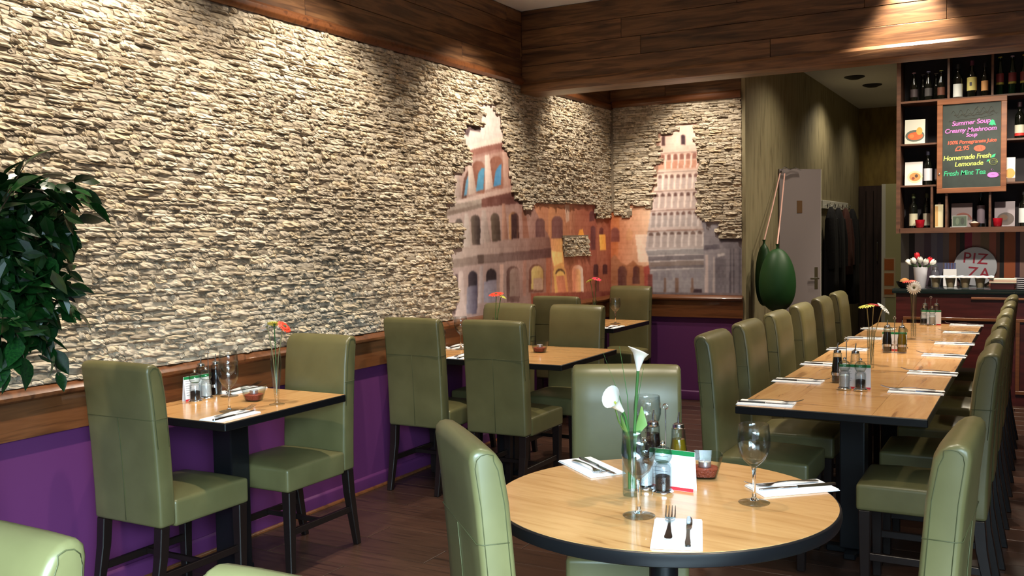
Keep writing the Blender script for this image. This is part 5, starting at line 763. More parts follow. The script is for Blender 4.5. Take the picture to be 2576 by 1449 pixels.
def gerbera(base, head, color, label, normal=(0, -0.3, 1), r=0.042, n=20, stem='palestem'):
    b, h = Vector(base), Vector(head); t = thing('gerbera', label, 'flower', base)
    mid = b.lerp(h, 0.55) + Vector(((h.x - b.x) * -0.25, 0, 0)); N = Vector(normal).normalized()
    pts = [b, mid, h - N * 0.012, h - N * 0.002]
    link('stem', MB().tube([p - b for p in pts], [0.0022, 0.0022, 0.0026, 0.006], 7).mesh('stem', smooth=1), M[stem], t)
    q = Vector((0, 0, 1)).rotation_difference(N).to_matrix(); m = MB()
    for ringr, zz, off in ((1.0, 0.0, 0), (0.72, 0.0035, 0.5)):
        for k in range(n):
            a = 2 * PI * (k + off) / n; ca, sa = math.cos(a), math.sin(a); R = r * ringr * random.uniform(0.92, 1.05); wd = 0.0052 * ringr
            loc = []
            for u, ww, z in ((0.16, 0.5, 0.0), (0.55, 1.0, 0.004), (0.85, 0.9, 0.003), (1.0, 0.25, -0.001)):
                for sgn in (-1, 1): loc.append(Vector((ca * R * u - sa * wd * ww * sgn, sa * R * u + ca * wd * ww * sgn, z + zz)))
            m.add([q @ p + (h - b) for p in loc], [(0, 1, 3, 2), (2, 3, 5, 4), (4, 5, 7, 6)])
    link('petals', m.mesh('petals', smooth=1.2), M['petal_' + color], t)
    m = MB().lathe([(0, 0.009), (0.005, 0.0085), (0.009, 0.005), (0.0095, 0.001), (0, -0.001)], 14); m.v = [tuple(q @ Vector(p) + (h - b)) for p in m.v]
    link('centre', m.mesh('centre', smooth=1), M['disc'], t)
    return t
def bud_vase(loc, label, h=0.2, r=0.022, flare=1.25, foot=0.0, mat='glass'):
    t = thing('bud_vase', label, 'vase', loc)
    if foot: pr = [(0, 0), (foot, 0), (foot, 0.003), (0.010, 0.008), (0.007, 0.016), (0.010, 0.035), (r * 0.8, h * 0.5), (r, h * 0.75), (r * 0.86, h), (r * 0.86 - 0.0015, h), (r - 0.002, h * 0.75), (r * 0.8 - 0.002, h * 0.5), (0.006, 0.045), (0, 0.04)]
    else: pr = [(0, 0), (r, 0), (r * 1.02, 0.004), (r * 1.06, h * 0.5), (r * flare, h - 0.001), (r * flare - 0.001, h), (r * flare - 0.002, h - 0.001), (r * 1.06 - 0.002, h * 0.5), (r - 0.002, 0.016), (0, 0.014)]
    lathe_obj('vessel', pr, M[mat], t, 28); return t

# ---- round table
z = ZT
place_glass((-0.900, 2.295, z), 0, 'wine glass standing alone just behind the front napkin of the round table')
place_glass((-0.665, 2.541, z), 0, 'wine glass standing before the right-hand napkin on the round table')
place_glass((-1.088, 2.855, z), 0, 'wine glass half hidden behind the lily vase on the round table')
place_pepper((-0.918, 2.526, z), 0, 'clear pepper mill in front of the menu card on the round table')
place_salt((-0.978, 2.545, z), 0, 'clear salt mill hidden behind the front wine glass on the round table')
place_card((-0.912, 2.588, z), R_(-4), 'white menu card with green and red bands on the round table')
place_caddy((-0.985, 2.738, z + 0.0036), R_(-3), 'wire caddy with a tall looped handle on the round table')
place_vin((-1.026, 2.740, z + 0.0040), 0, 'dark vinegar bottle with steel pourer on the round table')
place_oil((-0.944, 2.736, z + 0.0040), 0, 'yellow olive oil bottle with steel pourer on the round table')
place_bowl((-0.868, 2.752, z), R_(20), 'glass bowl of red stones behind the menu card on the round table')
place_tea((-0.868, 2.752, z + 0.0322), 0, 'tealight sitting in the glass bowl on the round table')
setting(-0.760, 2.190, math.atan2(0.222, -0.071), 'at the front edge of the round table', fx=-0.020, kx=0.026, fy=0.045, ky=0.01)
setting(-1.222, 2.712, math.atan2(-0.151, 0.187), 'at the left edge of the round table', fx=0.022, kx=-0.016, fy=0.035, ky=0.015)
setting(-0.607, 2.728, math.atan2(-0.149, -0.169), 'at the right edge of the round table', fx=0.020, kx=-0.012, fy=0.018, ky=-0.01, fa=0.05)
V = bud_vase((-0.990, 2.476, z), 'clear glass vase holding the white lilies on the round table', 0.185, 0.026, 1.0, mat='blueglass')
def calla(base, pts, head_dir, size, label, up=(0, 0, 1)):
    t = thing('calla_lily', label, 'flower', base); b = Vector(base)
    link('stem', MB().tube([Vector(p) - b for p in pts], 0.0042, 8).mesh('stem', smooth=1), M['stem'], t)
    h = Vector(pts[-1]) - b; N = Vector(head_dir).normalized(); m = MB(); nu, nvv = 20, 8
    side = N.cross(Vector(up)).normalized(); oth = side.cross(N)
    for j in range(nvv + 1):
        v = j / nvv; rad = size * (0.10 + 0.38 * v ** 1.1 + 0.16 * max(0, v - 0.75) * 4 * 0.6)
        for i in range(nu + 1):
            a = -PI * 1.12 + 2.24 * PI * i / nu; lip = 0.5 + 0.5 * math.cos(a)  # long side at a = 0
            L = size * (1.05 + 0.55 * lip) * v; curl = 1 + 0.35 * max(0, v - 0.7) * (1 + lip)
            p = h + N * L + (oth * math.cos(a) + side * math.sin(a)) * rad * curl * (1.0 if abs(a) < PI else 0.92)
            m.v.append(tuple(p))
    for j in range(nvv):
        for i in range(nu): k = j * (nu + 1) + i; m.f.append((k, k + 1, k + nu + 2, k + nu + 1))
    link('spathe', m.mesh('spathe', smooth=3.2), M['lily'], t)
    link('spadix', MB().tube([h + N * size * 0.1, h + N * size * 0.9], [0.004, 0.003], 8).mesh('spadix', smooth=1), M['petal_yellow'], t)
    return t
bx, by = -0.990, 2.476
calla((bx + 0.004, by + 0.004, z + 0.018), [(bx + 0.004, by + 0.004, z + 0.018), (bx + 0.008, by, z + 0.18), (bx + 0.016, by, z + 0.30), (bx + 0.021, by - 0.002, z + 0.352)], (0.10, -0.12, 1), 0.044, 'tall white calla lily standing above the chair back', up=(-0.6, -0.8, 0))
calla((bx - 0.006, by - 0.006, z + 0.018), [(bx - 0.006, by - 0.006, z + 0.018), (bx - 0.008, by - 0.004, z + 0.17), (bx - 0.014, by - 0.012, z + 0.222), (bx - 0.018, by - 0.020, z + 0.238)], (-0.35, -0.62, 0.75), 0.046, 'lower white calla lily opening towards the viewer', up=(-0.2, 0.3, 1))
t = thing('grass_spray', 'thin green grass blades and small leaves among the lilies in the vase', 'foliage', (bx, by, z + 0.018)); k = 0
for tip in ((-1.075, 2.476, 1.17), (-1.030, 2.49, 1.185), (-0.955, 2.48, 1.13), (-1.045, 2.46, 1.08)):
    b = Vector((bx, by, z + 0.018)); e = Vector(tip); mid = b.lerp(e, 0.6) + Vector((-(e.x - b.x) * 0.22, 0, 0.02))
    link('blade', MB().tube([Vector((0, 0, 0)), mid - b, e - b], [0.0014, 0.0012, 0.0006], 5, flat=0.4).mesh('blade', smooth=2), M['stem'], t)
for pts in (((-0.012, -0.01, 0.15), (-0.030, -0.02, 0.19), (-0.038, -0.025, 0.225)), ((0.012, 0.0, 0.15), (0.028, 0.008, 0.185), (0.026, 0.01, 0.232)), ((-0.004, -0.012, 0.14), (-0.012, -0.028, 0.18), (-0.02, -0.03, 0.21))):
    link('leaf', MB().tube([(0, 0, 0)] + list(pts), [0.001, 0.004, 0.016, 0.002], 8, flat=0.15).mesh('leaf', smooth=2), M['lilygreen'], t)

# ---- wall table by the plant
place_pepper((-3.348, 3.080, z), 0, 'clear pepper mill on the wall table nearest the plant')
place_salt((-3.368, 3.165, z), 0, 'clear salt mill on the wall table nearest the plant')
place_card((-3.405, 3.140, z), R_(84), 'white menu card with green top on the wall table nearest the plant')
place_caddy((-3.425, 3.235, z + 0.0036), R_(96), 'wire caddy behind the menu card on the wall table nearest the plant')
place_vin((-3.4207, 3.276, z + 0.0040), 0, 'dark vinegar bottle on the wall table nearest the plant')
place_lowoil((-3.4293, 3.194, z + 0.0040), 0, 'half empty oil bottle on the wall table nearest the plant')
place_glass((-3.030, 2.972, z), 0, 'wine glass behind the aisle-side napkin on the wall table nearest the plant')
place_glass((-3.325, 3.265, z), 0, 'wine glass nearest the wall on the table nearest the plant')
place_bowl((-3.128, 3.222, z), 0.3, 'glass bowl of red stones on the wall table nearest the plant')
place_tea((-3.128, 3.222, z + 0.0322), 0, 'tealight in the glass bowl on the wall table nearest the plant')
setting(-2.935, 2.885, PI / 2 + 0.02, 'at the aisle edge of the wall table nearest the plant', fx=-0.015, kx=0.022, fy=0.04)
setting(-3.392, 3.412, PI / 2, 'at the wall edge of the table nearest the plant')
bud_vase((-2.955, 3.184, z), 'tall slim footed vase with gerberas on the wall table nearest the plant', 0.245, 0.024, foot=0.034)
b = (-2.955, 3.184, z + 0.05)
gerbera(b, (-2.900, 3.184, 1.118), 'orange', 'orange red gerbera in the slim vase nearest the plant', (0.75, 0.1, 0.75), 0.036)
gerbera((-2.957, 3.186, z + 0.052), (-2.962, 3.19, 1.128), 'yellow', 'greenish gerbera in the slim vase nearest the plant', (-0.2, 0.3, 1), 0.034, stem='stem')
gerbera((-2.953, 3.182, z + 0.054), (-3.000, 3.18, 1.118), 'white', 'white gerbera leaning left in the slim vase nearest the plant', (-0.75, -0.1, 0.9), 0.038)
# ---- wide wall table
place_bowl((-2.733, 5.308, z), 0.1, 'glass bowl of red stones on the wide wall table')
place_tea((-2.733, 5.308, z + 0.0322), 0, 'tealight in the glass bowl on the wide wall table')
setting(-3.375, 5.36, PI / 2, 'at the wall edge of the wide wall table')
setting(-3.06, 4.93, PI / 2 + 0.06, 'beside the two near chairs on the wide wall table')
place_pepper((-3.395, 5.205, z), 0, 'clear pepper mill by the wall on the wide wall table')
place_salt((-3.40, 5.13, z), 0, 'clear salt mill by the wall on the wide wall table')
place_glass((-3.28, 5.255, z), 0, 'wine glass by the wall on the wide wall table')
bud_vase((-3.105, 5.40, z), 'slim vase with a red gerbera on the wide wall table', 0.20, 0.02, foot=0.03)
gerbera((-3.105, 5.40, z + 0.05), (-3.095, 5.40, 1.122), 'orange', 'red gerbera standing before the mural on the wide wall table', (0.0, -0.25, 1), 0.052, stem='stem')
gerbera((-3.107, 5.402, z + 0.052), (-3.065, 5.42, 1.108), 'yellow', 'small greenish gerbera beside the red one on the wide wall table', (0.5, 0.2, 1), 0.036, stem='stem')
# ---- corner wall table
setting(-2.925, 6.93, PI / 2, 'on the table in the far corner')
place_glass((-3.02, 7.22, z), 0, 'wine glass on the table in the far corner')
bud_vase((-3.172, 7.15, z), 'slim vase on the table in the far corner', 0.20, 0.02, foot=0.03)
gerbera((-3.172, 7.15, z + 0.05), (-3.150, 7.15, 1.138), 'pink', 'pink gerbera on the table in the far corner', (0.35, -0.15, 1), 0.042, stem='stem')
gerbera((-3.174, 7.152, z + 0.052), (-3.215, 7.16, 1.124), 'yellow', 'pale green gerbera on the table in the far corner', (-0.5, 0, 1), 0.040, stem='stem')
# ---- long table
for (x, y, a), o in zip(((-1.006, 4.045, 0.07), (-1.018, 4.715, 0.0), (-1.02, 5.36, -0.03), (-1.02, 6.09, 0.03), (-1.025, 6.76, 0), (-1.03, 7.44, 0)), ('first', 'second', 'third', 'fourth', 'fifth', 'sixth')):
    setting(x, y, a, '%s from near end, mural side of the long table' % o, fx=-0.02, kx=0.02, fy=0.035, ky=0.0, fa=-0.06)
for (x, y, a), o in zip(((-0.474, 4.595, 0.03), (-0.462, 5.22, 0), (-0.468, 5.97, -0.03), (-0.46, 6.62, 0.02), (-0.468, 7.34, 0.03), (-0.468, 7.93, 0)), ('first', 'second', 'third', 'fourth', 'fifth', 'sixth')):
    setting(x, y, a + PI, '%s from near end, outer side of the long table' % o, fx=0.02, kx=-0.02, fy=0.035, ky=0.0, fa=0.1)
W_ = 'nearest cruet set of the long table'
place_salt((-0.774, 4.553, z), 0, 'clear salt mill in the ' + W_); place_pepper((-0.704, 4.550, z), 0, 'clear pepper mill in the ' + W_)
place_card((-0.737, 4.605, z), R_(3), 'white menu card behind the mills in the ' + W_)
place_caddy((-0.800, 4.755, z + 0.0036), 0, 'wire caddy in the ' + W_); place_vin((-0.841, 4.755, z + 0.004), 0, 'dark vinegar bottle in the ' + W_); place_lowoil((-0.759, 4.755, z + 0.004), 0, 'nearly empty oil bottle in the ' + W_)
W_ = 'middle cruet set of the long table'
place_caddy((-0.745, 6.055, z + 0.0036), R_(4), 'wire caddy in the ' + W_); place_vin((-0.786, 6.053, z + 0.004), 0, 'dark vinegar bottle in the ' + W_); place_oil((-0.704, 6.058, z + 0.004), 0, 'yellow oil bottle in the ' + W_)
place_card((-0.757, 6.155, z), R_(3), 'white menu card behind the bottles in the ' + W_)
place_salt((-0.80, 6.24, z), 0, 'clear salt mill in the ' + W_); place_pepper((-0.72, 6.245, z), 0, 'clear pepper mill in the ' + W_)
W_ = 'far cruet set of the long table by the bar'
place_pepper((-0.758, 7.845, z), 0, 'clear pepper mill in the ' + W_); place_salt((-0.700, 7.855, z), 0, 'clear salt mill in the ' + W_)
place_card((-0.712, 7.91, z), R_(2), 'white menu card in the ' + W_)
place_caddy((-0.722, 7.985, z + 0.0036), 0, 'wire caddy in the ' + W_); place_vin((-0.763, 7.985, z + 0.004), 0, 'dark vinegar bottle in the ' + W_); place_lowoil((-0.681, 7.985, z + 0.004), 0, 'oil bottle in the ' + W_)
bud_vase((-0.775, 5.34, z), 'straight slim vase with three gerberas on the near part of the long table', 0.205, 0.0165, 1.15)
b = (-0.775, 5.34, z + 0.018)
gerbera(b, (-0.796, 5.34, 1.095), 'yellow', 'yellow green gerbera in the nearer vase of the long table', (-0.15, -0.1, 1), 0.046)
gerbera((-0.773, 5.342, z + 0.018), (-0.712, 5.34, 1.086), 'white', 'white gerbera leaning right in the nearer vase of the long table', (0.8, 0, 0.8), 0.044)
gerbera((-0.775, 5.345, z + 0.018), (-0.765, 5.37, 1.10), 'crimson', 'red gerbera tucked between the two pale ones on the long table', (0.1, 0.2, 1), 0.034)
bud_vase((-0.727, 6.868, z), 'straight slim vase with two gerberas on the far part of the long table', 0.30, 0.0165, 1.2)
gerbera((-0.727, 6.868, z + 0.018), (-0.724, 6.86, 1.112), 'white', 'white gerbera facing the viewer in the farther vase of the long table', (0.05, -1, 0.35), 0.048)
gerbera((-0.728, 6.872, z + 0.018), (-0.758, 6.90, 1.150), 'orange', 'red gerbera seen edge on in the farther vase of the long table', (-0.1, -0.1, 1), 0.046)

# ------------------------------------------------------------------ leafy plant by the wall
TIPS = [(-2.966,2.267,1.601),(-2.924,2.213,1.721),(-2.766,2.124,1.631),(-2.827,1.932,1.745),(-2.964,2.097,1.734),(-2.869,2.161,1.676),(-2.856,2.057,1.57),(-2.945,2.141,1.517),(-2.784,1.971,1.453),(-2.958,2.206,1.356),(-2.88,2.151,1.258),(-2.845,2.037,1.062),(-2.869,2.029,1.148),(-2.826,1.887,1.393),(-2.783,1.813,1.519),(-2.722,1.818,1.662),(-2.91,2.013,1.208),(-2.808,1.89,1.141),(-2.795,1.843,1.714),(-2.908,2.007,1.571),(-2.99,2.029,1.466),(-2.717,1.784,1.279),(-2.906,1.886,1.099),(-2.902,1.948,1.596),(-2.74,1.868,1.37),(-2.826,1.97,1.389),(-2.858,1.9,1.493),(-2.773,1.736,1.614),(-2.982,1.862,1.265),(-2.792,1.969,1.287)]

def ficus():
    global FICUS
    t = FICUS = thing('ficus_plant', 'large leafy green ficus plant cut by the edge of the view, against the stone wall', 'plant', (-3.02, 1.70, 0))
    lathe_obj('pot', [(0, 0), (0.15, 0), (0.19, 0.30), (0.205, 0.30), (0.205, 0.34), (0.175, 0.34), (0.17, 0.30), (0, 0.30)], M['pot'], t, 28)
    lathe_obj('soil', [(0, 0.301), (0.168, 0.301), (0.1, 0.315), (0, 0.32)], M['soil'], t, 20)
    o = Vector((-3.02, 1.70, 0)); trunk = [(0, 0, 0.30), (0.02, 0.01, 0.7), (0.0, 0.04, 1.1), (0.03, 0.06, 1.35), (0.02, 0.08, 1.62)]
    link('trunk', MB().tube(trunk, [0.022, 0.02, 0.018, 0.015, 0.008], 9).mesh('trunk', smooth=1), M['bark'], t)
    # leaf variants: folded along the midrib, pointed, drooping
    lm = []
    for k in range(4):
        m = MB(); L = 1.0; prof = [(0.0, 0.02), (0.12, 0.16), (0.32, 0.27), (0.55, 0.26), (0.78, 0.15), (1.0, 0.01)]; bend = (0.10, 0.22, -0.05, 0.3)[k]; fold = (0.08, 0.05, 0.1, 0.06)[k]
        for u, wd in prof:
            zc = -bend * u * u; m.v += [(-wd, u, zc + fold * wd * 4), (0, u, zc), (wd, u, zc + fold * wd * 4)]
        for i in range(len(prof) - 1):
            a = 3 * i; m.f += [(a, a + 1, a + 4, a + 3), (a + 1, a + 2, a + 5, a + 4)]
        me = m.mesh('leaf', smooth=3.2); me.materials.append(M['leaf']); lm.append(me)
    rng = random.Random(5); n = 0
    for ti, tip in enumerate(TIPS):
        e = Vector(tip) - o; s = Vector(trunk[2 + ti % 3]); droop = e.z < 1.15
        mid = s.lerp(e, 0.5) + Vector((0, 0, 0.16 if droop else 0.06))
        pts = [s, s.lerp(mid, 0.6) + Vector((0, 0, 0.02)), mid, mid.lerp(e, 0.6) + Vector((0, 0, 0.03 if droop else 0.01)), e]
        link('branch', MB().tube(pts, [0.006, 0.005, 0.004, 0.003, 0.0015], 5).mesh('branch', smooth=1), M['bark'], t)
        for j in range(9):
            u = 0.40 + 0.60 * (j + rng.random() * 0.5) / 8.5; u = min(u, 1.0); f = u * 4; i = min(int(f), 3); p = pts[i].lerp(pts[i + 1], f - i)
            d = (pts[i + 1] - pts[i]).normalized(); side = d.cross(Vector((0, 0, 1))).normalized() * (1 if j % 2 else -1)
            dr = (d * 0.75 + side * 0.65 + Vector((rng.uniform(-.35, .35), rng.uniform(-.35, .35), rng.uniform(-.5, .3) - (0.9 if droop else 0.1)))).normalized()
            if j == 8: dr = (d + Vector((0, 0, -0.3))).normalized()
            q = Vector((0, 1, 0)).rotation_difference(dr); lf = bpy.data.objects.new('leaf', lm[rng.randrange(4)]); COL.objects.link(lf); lf.parent = t
            lf.rotation_mode = 'QUATERNION'; lf.rotation_quaternion = q @ Matrix.Rotation(rng.uniform(-0.9, 0.9), 3, 'Y').to_quaternion()
            L = rng.uniform(0.07, 0.11); lf.location = p; lf.scale = (L, L, L); n += 1
ficus()
def foliage_mass():
    # the dense inner leaves behind the single ones: uncountable, one object of real leaf blades
    rng = np.random.default_rng(9); m = MB(); T = np.array(TIPS); o = np.array([-3.02, 1.70, 0])
    for k in range(900):
        i, j = rng.integers(0, len(T), 2); u = rng.beta(2, 2); p = (T[i] * u + T[j] * (1 - u)) * 0.8 + np.array([-3.0, 1.74, 1.38]) * 0.2 + rng.normal(0, 0.035, 3)
        if p[2] < 1.12 and rng.random() < 0.6: continue
        L = rng.uniform(0.06, 0.10); d = Vector(rng.normal(0, 1, 3) + np.array([0.3, 0.2, -0.9])).normalized(); s = d.cross(Vector(rng.normal(0, 1, 3))).normalized(); P = Vector(p); nrm = d.cross(s)
        m.add([P, P + d * L * 0.3 + s * L * 0.24, P + d * L * 0.62 + s * L * 0.2 - nrm * L * 0.05, P + d * L - nrm * L * 0.16, P + d * L * 0.62 - s * L * 0.2 - nrm * L * 0.05, P + d * L * 0.3 - s * L * 0.24], [(0, 1, 2), (0, 2, 3), (0, 3, 4), (0, 4, 5)])
    o_ = link('inner_leaves', m.mesh('inner_leaves'), M['leaf'], FICUS); o_.location = -FICUS.location; o_['kind'] = 'stuff'
foliage_mass()

# ------------------------------------------------------------------ corridor
ang = math.atan2(0.36, 0.325)
dr = structure(thing('door_1', 'grey corridor door standing open with a pale edge', None, (-2.238, 9.49, 0), ang))
wd = math.hypot(0.36, 0.325)
boxobj('panel', (0, wd - 0.004, -0.02, 0.02, 0.01, 2.11), M['doorgrey'], dr)
boxobj('edge', (wd - 0.004, wd, -0.021, 0.021, 0.01, 2.11), M['dooredge'], dr)
boxobj('sign_plate', (0.20, 0.26, -0.024, -0.0205, 1.68, 1.80), solid((92, 66, 40)), dr)
for s in (-1, 1):
    h = MB().tube([(wd - 0.06, s * 0.021, 1.03), (wd - 0.06, s * 0.06, 1.03), (wd - 0.16, s * 0.06, 1.03)], 0.009, 8); link('handle', h.mesh('handle', smooth=1), M['chrome'], dr)
    boxobj('handle_plate', (wd - 0.08, wd - 0.04, s * 0.0205 - 0.002, s * 0.0205 + 0.002, 0.92, 1.14), M['chrome'], dr, 0.001, 1)
# dark door in the end wall, pale panel door in front of it
d2 = structure(thing('door_2', 'dark brown door at the end of the corridor', None, (-2.08, 14.28, 0)))
boxobj('panel', (-0.155, 0.58, -0.02, 0.018, 0.005, 2.12), M['darkdoor'], d2)
for x in (-0.06, 0.04): boxobj('groove', (x - 0.006, x + 0.006, -0.023, -0.0205, 0.1, 2.05), M['leg'], d2)
link('handle', MB().tube([(0.10, -0.022, 1.05), (0.10, -0.07, 1.07), (0.10, -0.07, 1.33), (0.10, -0.022, 1.35)], 0.009, 8).mesh('handle', smooth=1), M['chrome'], d2)
d3 = structure(thing('door_3', 'pale green open door beside the dark door at the corridor end', None, (-1.88, 13.9, 0)))
boxobj('panel', (0.05, 0.50, -0.02, 0.02, 0.005, 2.12), M['paledoor'], d3); boxobj('edge', (0.0, 0.05, -0.022, 0.022, 0.005, 2.12), M['dooredge'], d3)
t = thing('wall_notice', 'small orange and white notice low on the pale door', 'sign', (-1.79, 13.872, 1.0))
boxobj('paper', (-0.06, 0.09, 0.002, 0.006, -0.42, 0.12), solid((196, 176, 140)), t)
for z0, z1 in ((-0.05, 0.10), (-0.26, -0.09), (-0.38, -0.31)): boxobj('orange_block', (-0.05, 0.07, -0.001, 0.0018, z0, z1), solid((176, 96, 44)), t)
# coat rail with coats on the corridor wall
t = thing('coat_rail', 'white coat rail with hooks on the corridor wall', 'coat rack', (-2.24, 12.4, 1.78))
boxobj('rail', (0.001, 0.03, -0.85, 0.85, -0.02, 0.08), M['dooredge'], t, 0.004, 1)
for k in range(6): link('hook', MB().tube([(0.031, -0.7 + k * 0.28, 0.03), (0.07, -0.7 + k * 0.28, 0.01), (0.085, -0.7 + k * 0.28, 0.05)], 0.006, 6).mesh('hook', smooth=1), M['chrome'], t)
def coat(y, top, bottom, w, mat, label):
    t = thing('coat', label, 'coat', (-2.16, y, 0)); m = MB(); n = 20; rows = []
    for z, s, d in ((top, 0.12, 0.03), (top - 0.06, 0.35, 0.07), (top - 0.16, 0.8, 0.10), (top - 0.5, 0.9, 0.12), (bottom + 0.3, 1.0, 0.13), (bottom, 1.08, 0.14)):
        rows.append(len(m.v))
        for k in range(n):
            a = 2 * PI * k / n; rip = 1 + 0.12 * math.sin(5 * a + y * 9 + z); m.v.append((0.02 + d * 0.6 * math.cos(a) * rip, w * s * math.sin(a) * rip, z))
    for a, b in zip(rows, rows[1:]):
        for k in range(n): m.f.append((a + k, a + (k + 1) % n, b + (k + 1) % n, b + k))
    m.f.append(tuple(range(n))); m.f.append(tuple(range(rows[-1], rows[-1] + n))[::-1])
    link('body', m.mesh('body', smooth=3.2), M[mat], t)
    for sgn in (-1, 1):
        link('sleeve', MB().tube([(0.03, sgn * w * 0.6, top - 0.14), (0.05, sgn * w * 0.85, top - 0.4), (0.06, sgn * w * 0.8, top - 0.72)], [0.05, 0.055, 0.045], 10).mesh('sleeve', smooth=1), M[mat], t)
    link('loop', MB().tube([(-0.02, 0, top - 0.01), (-0.012, 0, top + 0.04)], 0.005, 6).mesh('loop'), M[mat], t)
coat(11.66, 1.78, 0.62, 0.20, 'coat', 'long black coat hanging nearest on the corridor coat rail')
coat(12.14, 1.78, 0.60, 0.21, 'coat', 'second long black coat on the corridor coat rail')
coat(12.64, 1.78, 0.95, 0.19, 'brown', 'brown jacket hanging on the corridor coat rail')
coat(13.12, 1.78, 0.55, 0.20, 'coat', 'black coat hanging farthest on the corridor coat rail')
# two balloons tied to the door top
def balloon(x, y, zc, w, h, label, tie):
    t = thing('balloon', label, 'balloon', (x, y, zc)); m = MB(); prof = []
    for k in range(17):
        a = PI * k / 16; r = math.sin(a) ** 0.9; zz = -math.cos(a); prof.append((max(r, 0.0) * w / 2 * (1 - 0.12 * zz), zz * h / 2))
    prof[0] = (0, -h / 2); prof[-1] = (0.012, h / 2); prof.append((0.009, h / 2 + 0.02)); prof.append((0.016, h / 2 + 0.04)); prof.append((0, h / 2 + 0.04))
    o = lathe_obj('skin', prof, M['balloon'], t, 28)
    pts = [(0, 0, h / 2 + 0.03), ((tie[0] - x) * 0.5, (tie[1] - y) * 0.5, (tie[2] - zc + h / 2) * 0.5), (tie[0] - x, tie[1] - y, tie[2] - zc)]
    link('ribbon', MB().tube(pts, 0.006, 6, flat=0.3).mesh('ribbon', smooth=1), M['ribbon'], t)
balloon(-1.978, 8.35, 1.08, 0.31, 0.547, 'front dark green oval balloon hanging by a ribbon at the grey door', (-2.16, 9.42, 2.06))
balloon(-2.135, 8.52, 1.116, 0.155, 0.55, 'rear dark green balloon half hidden behind the other at the grey door', (-2.19, 9.36, 2.06))
t = tag(link('foil_streamer', MB().tube([(-2.20, 9.485, 2.10), (-2.17, 9.45, 2.125), (-2.13, 9.50, 2.10), (-2.09, 9.55, 2.12), (-2.05, 9.62, 2.095)], 0.012, 6, flat=0.4).mesh('foil_streamer', smooth=1), M['chrome']), 'crumpled silver streamer over the top of the grey door', 'decoration')

# ------------------------------------------------------------------ bar counter
CTY = 9.0; CZ = 0.98
t = thing('bar_counter', 'dark mahogany bar counter with black top behind the long table', 'counter', (0.4, 9.3, 0))
boxobj('carcass', (-1.50, 1.9, -0.27, 0.318, 0, 0.938), M['counter'], t)
boxobj('worktop', (-1.53, 1.92, -0.30, 0.318, 0.94, CZ), M['stonetop'], t, 0.006, 2)
boxobj('shelf_rail', (-0.9, 1.9, -0.292, -0.27, 0.895, 0.915), M['frame'], t, 0.003, 1)
for x0, x1 in ((-1.44, -0.62), (-0.56, 0.26), (0.32, 1.14)):
    p = MB().box(x0, x1, -0.288, -0.27, 0.10, 0.13).box(x0, x1, -0.288, -0.27, 0.71, 0.735).box(x0, x0 + 0.03, -0.2875, -0.27, 0.13, 0.71).box(x1 - 0.03, x1, -0.2875, -0.27, 0.13, 0.71)
    link('panel_moulding', p.mesh('panel_moulding', 0.002, 1), M['rail'], t)
# striped wall panel above the counter
STR = [(-1.13, (92, 88, 84)), (-1.06, (26, 22, 28)), (-1.01, (116, 104, 112)), (-0.93, (84, 70, 84)), (-0.87, (112, 108, 124)), (-0.82, (90, 90, 112)), (-0.77, (108, 96, 96)), (-0.72, (132, 74, 50)), (-0.66, (70, 44, 40)), (-0.63, (24, 22, 22)), (-0.59, (128, 28, 56)), (-0.53, (134, 96, 84)), (-0.46, (112, 92, 72)), (-0.39, (150, 84, 70)), (-0.335, (92, 60, 50)), (-0.305, (22, 20, 22)), (-0.27, (150, 78, 44)), (-0.18, (48, 24, 46)), (-0.145, (134, 104, 96)), (-0.11, (132, 28, 52)), (-0.03, (92, 60, 50)), (0.05, (150, 84, 44)), (0.14, (110, 92, 96)), (0.25, (40, 30, 40))]
t = thing('striped_panel', 'vertically striped wall panel behind the bar counter', 'wall panel', (0, 9.615, 0))
for (x0, c), (x1, _) in zip(STR, STR[1:] + [(0.35, None)]): boxobj('stripe', (x0, x1, -0.006, 0.0, CZ + 0.001, 1.463), solid(c), t)

# shelf unit over the counter
SX0, SX1, SY0, SY1 = -1.135, 0.62, 9.29, 9.615
SH = thing('bottle_shelf', 'dark wooden wall shelf unit of bottles and books above the counter', 'shelf', (0, 0, 0))
boxobj('back_panel', (SX0, SX1, SY1 - 0.012, SY1, 1.465, 3.12), M['shelfdark'], SH)
boxobj('side_panel', (SX0, SX0 + 0.035, SY0, SY1 - 0.012, 1.465, 3.12), M['shelf'], SH)
boxobj('side_panel', (SX1 - 0.03, SX1, SY0, SY1 - 0.012, 1.465, 3.12), M['shelf'], SH)
ZS = [1.512, 1.895, 2.265, 2.645]
boxobj('shelf_board', (SX0 + 0.035, SX1 - 0.03, SY0 - 0.01, SY1 - 0.012, 1.465, 1.512), M['shelf'], SH)
boxobj('shelf_board', (SX0 + 0.035, SX1 - 0.03, SY0, SY1 - 0.012, 3.09, 3.12), M['shelf'], SH)
boxobj('shelf_board', (SX0 + 0.035, SX1 - 0.03, SY0, SY1 - 0.012, 2.627, 2.645), M['shelf'], SH)
for zz in ZS[1:3]:
    boxobj('shelf_board', (SX0 + 0.035, -0.745, SY0, SY1 - 0.012, zz - 0.016, zz), M['shelf'], SH); boxobj('shelf_board', (-0.30, SX1 - 0.03, SY0, SY1 - 0.012, zz - 0.016, zz), M['shelf'], SH)
for x in (-0.71, -0.365): boxobj('divider', (x - 0.009, x + 0.009, SY0, SY1 - 0.012, 2.645, 3.09), M['shelf'], SH)
for x in (-0.84, -0.72, -0.375): boxobj('divider', (x - 0.009, x + 0.009, SY0 + 0.004, SY1 - 0.012, 1.512, 1.88), M['shelf'], SH)
